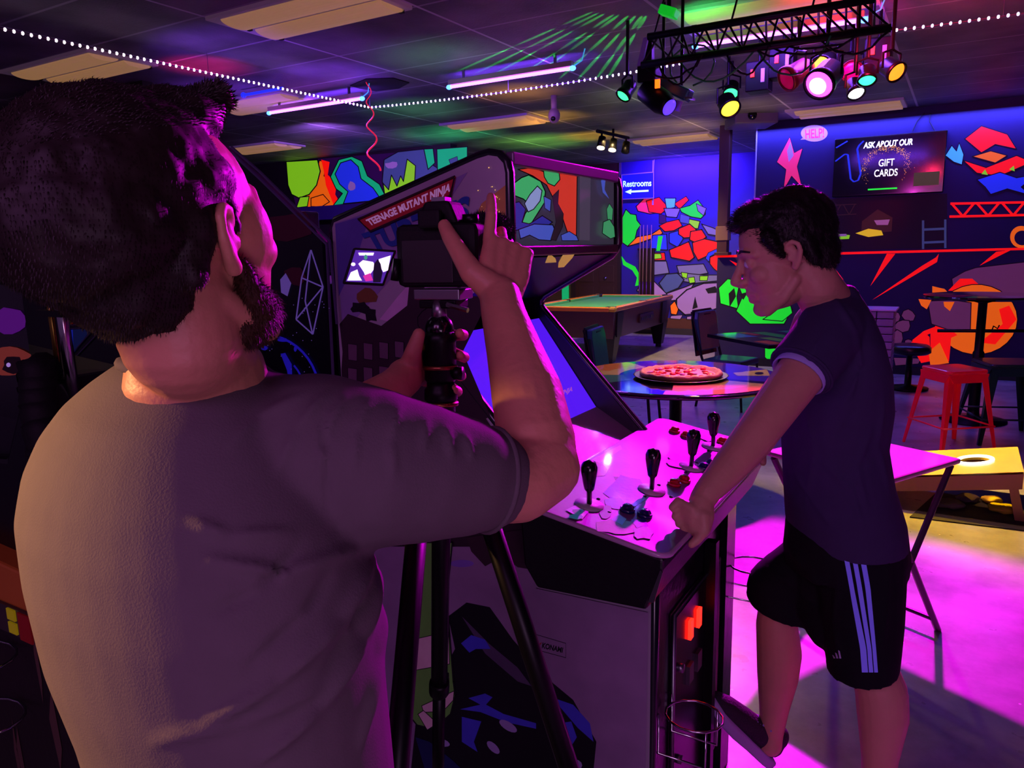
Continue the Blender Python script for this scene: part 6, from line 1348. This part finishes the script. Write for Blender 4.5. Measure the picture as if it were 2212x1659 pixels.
def tleg(x, y, D, sx_=0):
    hub = hub0+cr*sx_; p = atD(x, y, D); d = (p-hub).normalized(); Z = hub.z/-d.z if d.z < 0 else 1; e = hub+d*(hub.z/(-d.z)); L_ = (e-hub).length
    lg = obj('leg', MB().cyl(hub, hub+d*L_*.42, .0155, n=12).cyl(hub+d*L_*.42, hub+d*L_*.74, .0125, n=12).cyl(hub+d*L_*.74, hub+d*(L_-.02), .0095, n=12), BLACKM, TP, True)
    for k in (.42, .74): obj('leg_clamp', MB().lathe(hub+d*(L_*k-.02), [(.018, 0), (.0195, .005), (.0195, .03), (.016, .036)], d, 14).box(hub+d*(L_*k)+basis(d)[0]*.02, (.012, .012, .03)), BLACKM, lg, True)
    obj('rubber_foot', MB().ell(hub+d*(L_-.012), .013), RUBBER, lg, True)
tleg(1136, 1372, 1.12, .036); tleg(951, 1300, 1.32); tleg(884, 1340, 1.02, -.030)

# ------------------------------------------------------------------ the man leaning on the control panel
bang = math.radians(10); MF = (-CRh*math.cos(bang)+CFh*math.sin(bang)).normalized()
MH = frame(atD(1693, 548, 1.80), MF, math.radians(-17), 0, 1.12)
mc = atD(1830, 1150, 1.98)
B = thing('person', 'man in dark T-shirt and black striped shorts leaning both hands on the control panel', 'person', (mc.x, mc.y, 0))
b = MB(); put(b, head_local(), MH)
b.chain([(MH@V((-.03, 0, -.035)), .060), (MH@V((-.045, 0, -.085)), .056), q_(1790, 660, 1.87, .062), q_(1800, 720, 1.9, .075)], 22)
b.loft([(atD(1800, 720, 1.9), CRh*.08, CFh*.14), (atD(1805, 900, 1.95), CRh*.085, CFh*.12), (atD(1820, 1150, 1.98), CRh*.095, CFh*.12), (atD(1820, 1230, 2.0), CRh*.09, CFh*.10)], 24)
b.chain([q_(1790, 700, 1.80, .060), q_(1735, 800, 1.75, .056), q_(1690, 860, 1.72, .052), q_(1632, 940, 1.68, .046), q_(1610, 968, 1.67, .044), q_(1570, 1015, 1.65, .038), q_(1530, 1060, 1.63, .030), q_(1517, 1080, 1.625, .028)], 18)
# near hand grips the front edge of the panel
W = atD(1514, 1086, 1.62)
b.chain([(W, .027), q_(1515, 1115, 1.61, .028), q_(1512, 1140, 1.605, .024)], 14); b.chain([(W, .024), q_(1500, 1110, 1.61, .026)], 12)
for i, (x0, y0, x1, y1, x2, y2) in enumerate(((1495, 1100, 1466, 1082, 1452, 1096), (1494, 1112, 1470, 1104, 1458, 1116), (1496, 1126, 1476, 1122, 1466, 1132), (1500, 1140, 1484, 1140, 1478, 1148))):
    b.chain([q_(x0, y0, 1.60, .0125), q_(x1, y1, 1.615, .0100), q_(x2, y2, 1.615, .0088)], 12)
b.chain([q_(1518, 1115, 1.595, .017), q_(1522, 1145, 1.59, .0125), q_(1506, 1166, 1.585, .0105), q_(1494, 1176, 1.585, .009)], 12)
# far arm
b.chain([q_(1760, 700, 2.06, .058), q_(1700, 850, 2.14, .048), q_(1672, 905, 2.17, .042), q_(1662, 935, 2.2, .034), q_(1652, 958, 2.22, .028)], 16)
W2 = V((-.455, 2.16, .995)); b.chain([q_(1655, 950, 2.21, .028), (W2, .024)], 12)
for k in range(4): b.chain([(W2+V((-.01, .03-.02*k, .0)), .012), (W2+V((-.045, .034-.022*k, .006)), .010), (W2+V((-.07, .036-.022*k, -.004)), .0085)], 10)
b.chain([(W2+V((0, -.02, 0)), .013), (W2+V((.012, -.05, -.03)), .010)], 10)
# legs
LK, LA = atD(1880, 1420, 1.90), atD(1900, 1640, 1.90); dl = (LA-LK).normalized()
b.chain([q_(1850, 1220, 1.95, .07), (LK, .055), q_(1904, 1495, 1.90, .062), q_(1907, 1545, 1.90, .061), (LA, .043), (V((LA.x+.005, LA.y, .10)), .036), (V((LA.x, LA.y, .06)), .034)], 20)
b.chain([q_(1790, 1215, 2.06, .07), q_(1685, 1285, 2.10, .053), q_(1678, 1350, 2.11, .056), q_(1683, 1410, 2.12, .061), q_(1680, 1460, 2.13, .056), q_(1672, 1530, 2.15, .041), q_(1667, 1585, 2.16, .032), q_(1664, 1608, 2.16, .033)], 20)
meshobj('body', bake(b, .0032, 7), SKIN2, B)
for s, (ey,) in ((1, (.031,)), (-1, (.031,))):
    obj('eye', MB().ell(MH@V((.0785, s*ey, .003)), .0100, None, 14, 10), mat('eye_white', '#c8c0c8', .2), B, True)
    obj('eyebrow', MB().chain([(MH@V((.089, s*.014, .029)), .0028), (MH@V((.086, s*.032, .033)), .0032), (MH@V((.072, s*.048, .027)), .002)], 8), HAIR2, B, True)
h = MB(); h.ell((-.026, 0, .046), (.096, .080, .088), None, 30, 20); h.ell((.028, 0, .092), (.060, .062, .034), None, 20, 12); h.ell((.070, 0, .088), (.022, .048, .018), None, 16, 10)
h.ell((-.058, 0, -.01), (.055, .062, .06), None, 20, 14)
for s in (-1, 1): h.chain([(V((.028, s*.066, .045)), .018), (V((.020, s*.070, .018)), .011), (V((.012, s*.071, .0)), .007)], 10); h.chain([(V((-.035, s*.062, .02)), .018), (V((-.045, s*.060, -.02)), .014)], 10)
Minv = MH.inverted(); hair_obj('hair', h, MH, B, HAIR2, 14000, .011, lambda c: (MF*.8-UP*.1) if (Minv@c).x > .0 else (-UP*.8-MF*.2), 6, jit=.5)
# shirt
def ring2(y, xl, xr, D, dr): cx = (xl+xr)/2; hw = (xr-xl)/2*D/FPX; return (atD(cx, y, D), CRh*hw, CFh*dr)
t = MB(); t.loft([ring2(1168, 1712, 1945, 1.98, .165), ring2(1120, 1705, 1942, 1.98, .165), ring2(1040, 1700, 1918, 1.97, .155), ring2(960, 1696, 1905, 1.96, .15), ring2(880, 1700, 1916, 1.94, .155), ring2(800, 1712, 1908, 1.92, .165), ring2(730, 1725, 1886, 1.91, .165), ring2(675, 1745, 1866, 1.90, .13), ring2(640, 1762, 1850, 1.89, .085), ring2(615, 1775, 1838, 1.885, .06)], 36)
t.chain([q_(1815, 690, 1.86, .070), q_(1792, 715, 1.80, .078), q_(1768, 752, 1.775, .077)], 20); t.cyl(atD(1768, 752, 1.775), atD(1727, 803, 1.748), .077, .075, 28); t.chain([q_(1790, 690, 2.0, .07), q_(1750, 760, 2.08, .072), q_(1725, 820, 2.12, .068)], 18)
me = bake(t, .005, 8, .6)
cap_fold(me, [([(1800, 640), (1850, 720), (1860, 800), (1820, 880)], 7, .006), ([(1860, 780), (1850, 880), (1800, 960)], 8, -.005), ([(1880, 930), (1850, 1010), (1870, 1090)], 7, .006), ([(1910, 860), (1895, 960), (1920, 1060)], 7, .006), ([(1740, 880), (1760, 980), (1740, 1080)], 8, .004), ([(1780, 1000), (1840, 1060), (1860, 1130)], 7, .005), ([(1705, 1000), (1760, 1090), (1800, 1140)], 7, .004), ([(1780, 720), (1750, 770), (1735, 800)], 6, .004)])
S2 = meshobj('tshirt', me, NAVY_T, B)
obj('collar', MB().tube([atD(1800, 622, 1.885)+CRh*(.052*math.cos(i*math.pi/16))+CFh*(.062*math.sin(i*math.pi/16))+UP*(-.012*math.cos(i*math.pi/16)) for i in range(32)], .006, 8, closed=True), NAVY_T, S2, True)
c = atD(1729, 804, 1.748); dr = (atD(1690, 860, 1.72)-atD(1760, 760, 1.77)).normalized(); u, w2, _ = basis(dr)
obj('undershirt_cuff', MB().lathe(c, [(.060, -.02), (.0635, .013), (.061, .015), (.056, -.01)], dr, 28), mat('undershirt', '#a8a0e0', .8), S2, True)
obj('sleeve_hem', MB().tube([c-dr*.004+(u*math.cos(i*math.pi/16)+w2*math.sin(i*math.pi/16))*.0735 for i in range(32)], .004, 6, closed=True), NAVY_T, S2, True)
# shorts
t = MB(); t.loft([ring2(1225, 1705, 1950, 1.98, .15), ring2(1190, 1700, 1952, 1.98, .16), ring2(1130, 1705, 1945, 1.98, .155), ring2(1100, 1715, 1930, 1.98, .14)], 32)
def lr(y, xl, xr, D, dr, dy=0): r = ring2(y, xl, xr, D, dr); return (r[0], r[1]+UP*dy, r[2])
t.loft([lr(1180, 1765, 1952, 1.93, .10), lr(1260, 1772, 1948, 1.92, .105), lr(1340, 1780, 1944, 1.91, .10), lr(1400, 1788, 1938, 1.90, .095, .01), lr(1445, 1793, 1932, 1.90, .095, .015)], 28)
t.chain([q_(1800, 1210, 2.04, .112), q_(1750, 1232, 2.07, .100), q_(1704, 1256, 2.09, .090), q_(1682, 1270, 2.10, .086)], 24)
t.chain([q_(1790, 1250, 2.02, .10), q_(1775, 1300, 2.02, .075), q_(1800, 1350, 1.97, .07)], 20)
t.loft([(atD(1686, 1262, 2.10), CRh*.084+UP*.01, CFh*.088), (atD(1684, 1295, 2.10), CRh*.090-UP*.008, CFh*.092), (atD(1690, 1322, 2.10), CRh*.086-UP*.02, CFh*.090)], 26)
me = bake(t, .005, 6, .6)
cap_fold(me, [([(1700, 1170), (1740, 1230), (1790, 1290)], 9, .006), ([(1660, 1230), (1720, 1270), (1780, 1330)], 8, .005), ([(1810, 1250), (1800, 1350), (1815, 1430)], 8, .005), ([(1920, 1180), (1915, 1300), (1905, 1400)], 8, .005)])
SO = meshobj('shorts', me, SHORTS, B)
bv = BVHTree.FromPolygons([v.co[:] for v in me.vertices], [tuple(p.vertices) for p in me.polygons]); off = wloc(B)
def drape(poly_l, poly_r, n, name, m_, parent):
    mb = MB(); L_ = []; 
    for side_ in (poly_l, poly_r):
        row = []
        for i in range(n+1):
            t_ = i/n*(len(side_)-1); k = min(int(t_), len(side_)-2); f = t_-k; x = side_[k][0]*(1-f)+side_[k+1][0]*f; y = side_[k][1]*(1-f)+side_[k+1][1]*f
            hit, nr, ix, ds = bv.ray_cast(C0-off, ray(x, y)); row.append((hit+off+nr*.0018) if hit else None)
        L_.append(row)
    for i in range(n):
        q = [L_[0][i], L_[0][i+1], L_[1][i+1], L_[1][i]]
        if all(p is not None for p in q): mb.add(q, [(0, 1, 2, 3)])
    if mb.v: return obj(name, mb, m_, parent, norm=False)
STR = mat('stripe_blue_white', '#8c90ff', .7, 0, '#4850ff', .12)
for a0, a1, b0, b1 in ((1815, 1825, 1862, 1875), (1832, 1842, 1877, 1886), (1849, 1860, 1888, 1896)):
    drape([(a0, 1160), (a0+20, 1270), (b0-4, 1400), (b0, 1452)], [(a1, 1160), (a1+20, 1270), (b1-4, 1400), (b1, 1452)], 26, 'side_stripe', STR, SO)
for k, (x, h_) in enumerate(((1801, 6), (1807, 11), (1813, 16))): drape([(x-2, 1420-h_), (x+1, 1422)], [(x+1.5, 1420-h_+2), (x+5, 1422)], 3, 'emblem_bar', mat('emblem_white', '#a8a0c8', .7), SO)
# shoes
SB, SS, SLc = mat('sneaker_black', '#1a1222', .7, bump=.4, bscale=160), mat('sneaker_sole', '#a088c0', .6), mat('sneaker_laces', '#9080c8', .7)
HL = atD(1694, 1652, 2.19); TO = atD(1528, 1500, 2.12); xd = (TO-HL).normalized(); zd = UP+V(CRh)*.2; HL = HL-CRh*.052
s1 = shoe(orient(HL+xd*.018, xd, zd, .99), B, SB, SS, SLc)
obj('toe_tag', MB().ell(HL+xd*.29+V((0, 0, .035)), (.012, .02, .008), None, 10, 6), mat('toe_red', '#e03030', .5), s1, True)
shoe(orient(V((LA.x+.055, LA.y+.01, 0)), (MF), UP, 1.0), B, SB, SS, SLc)
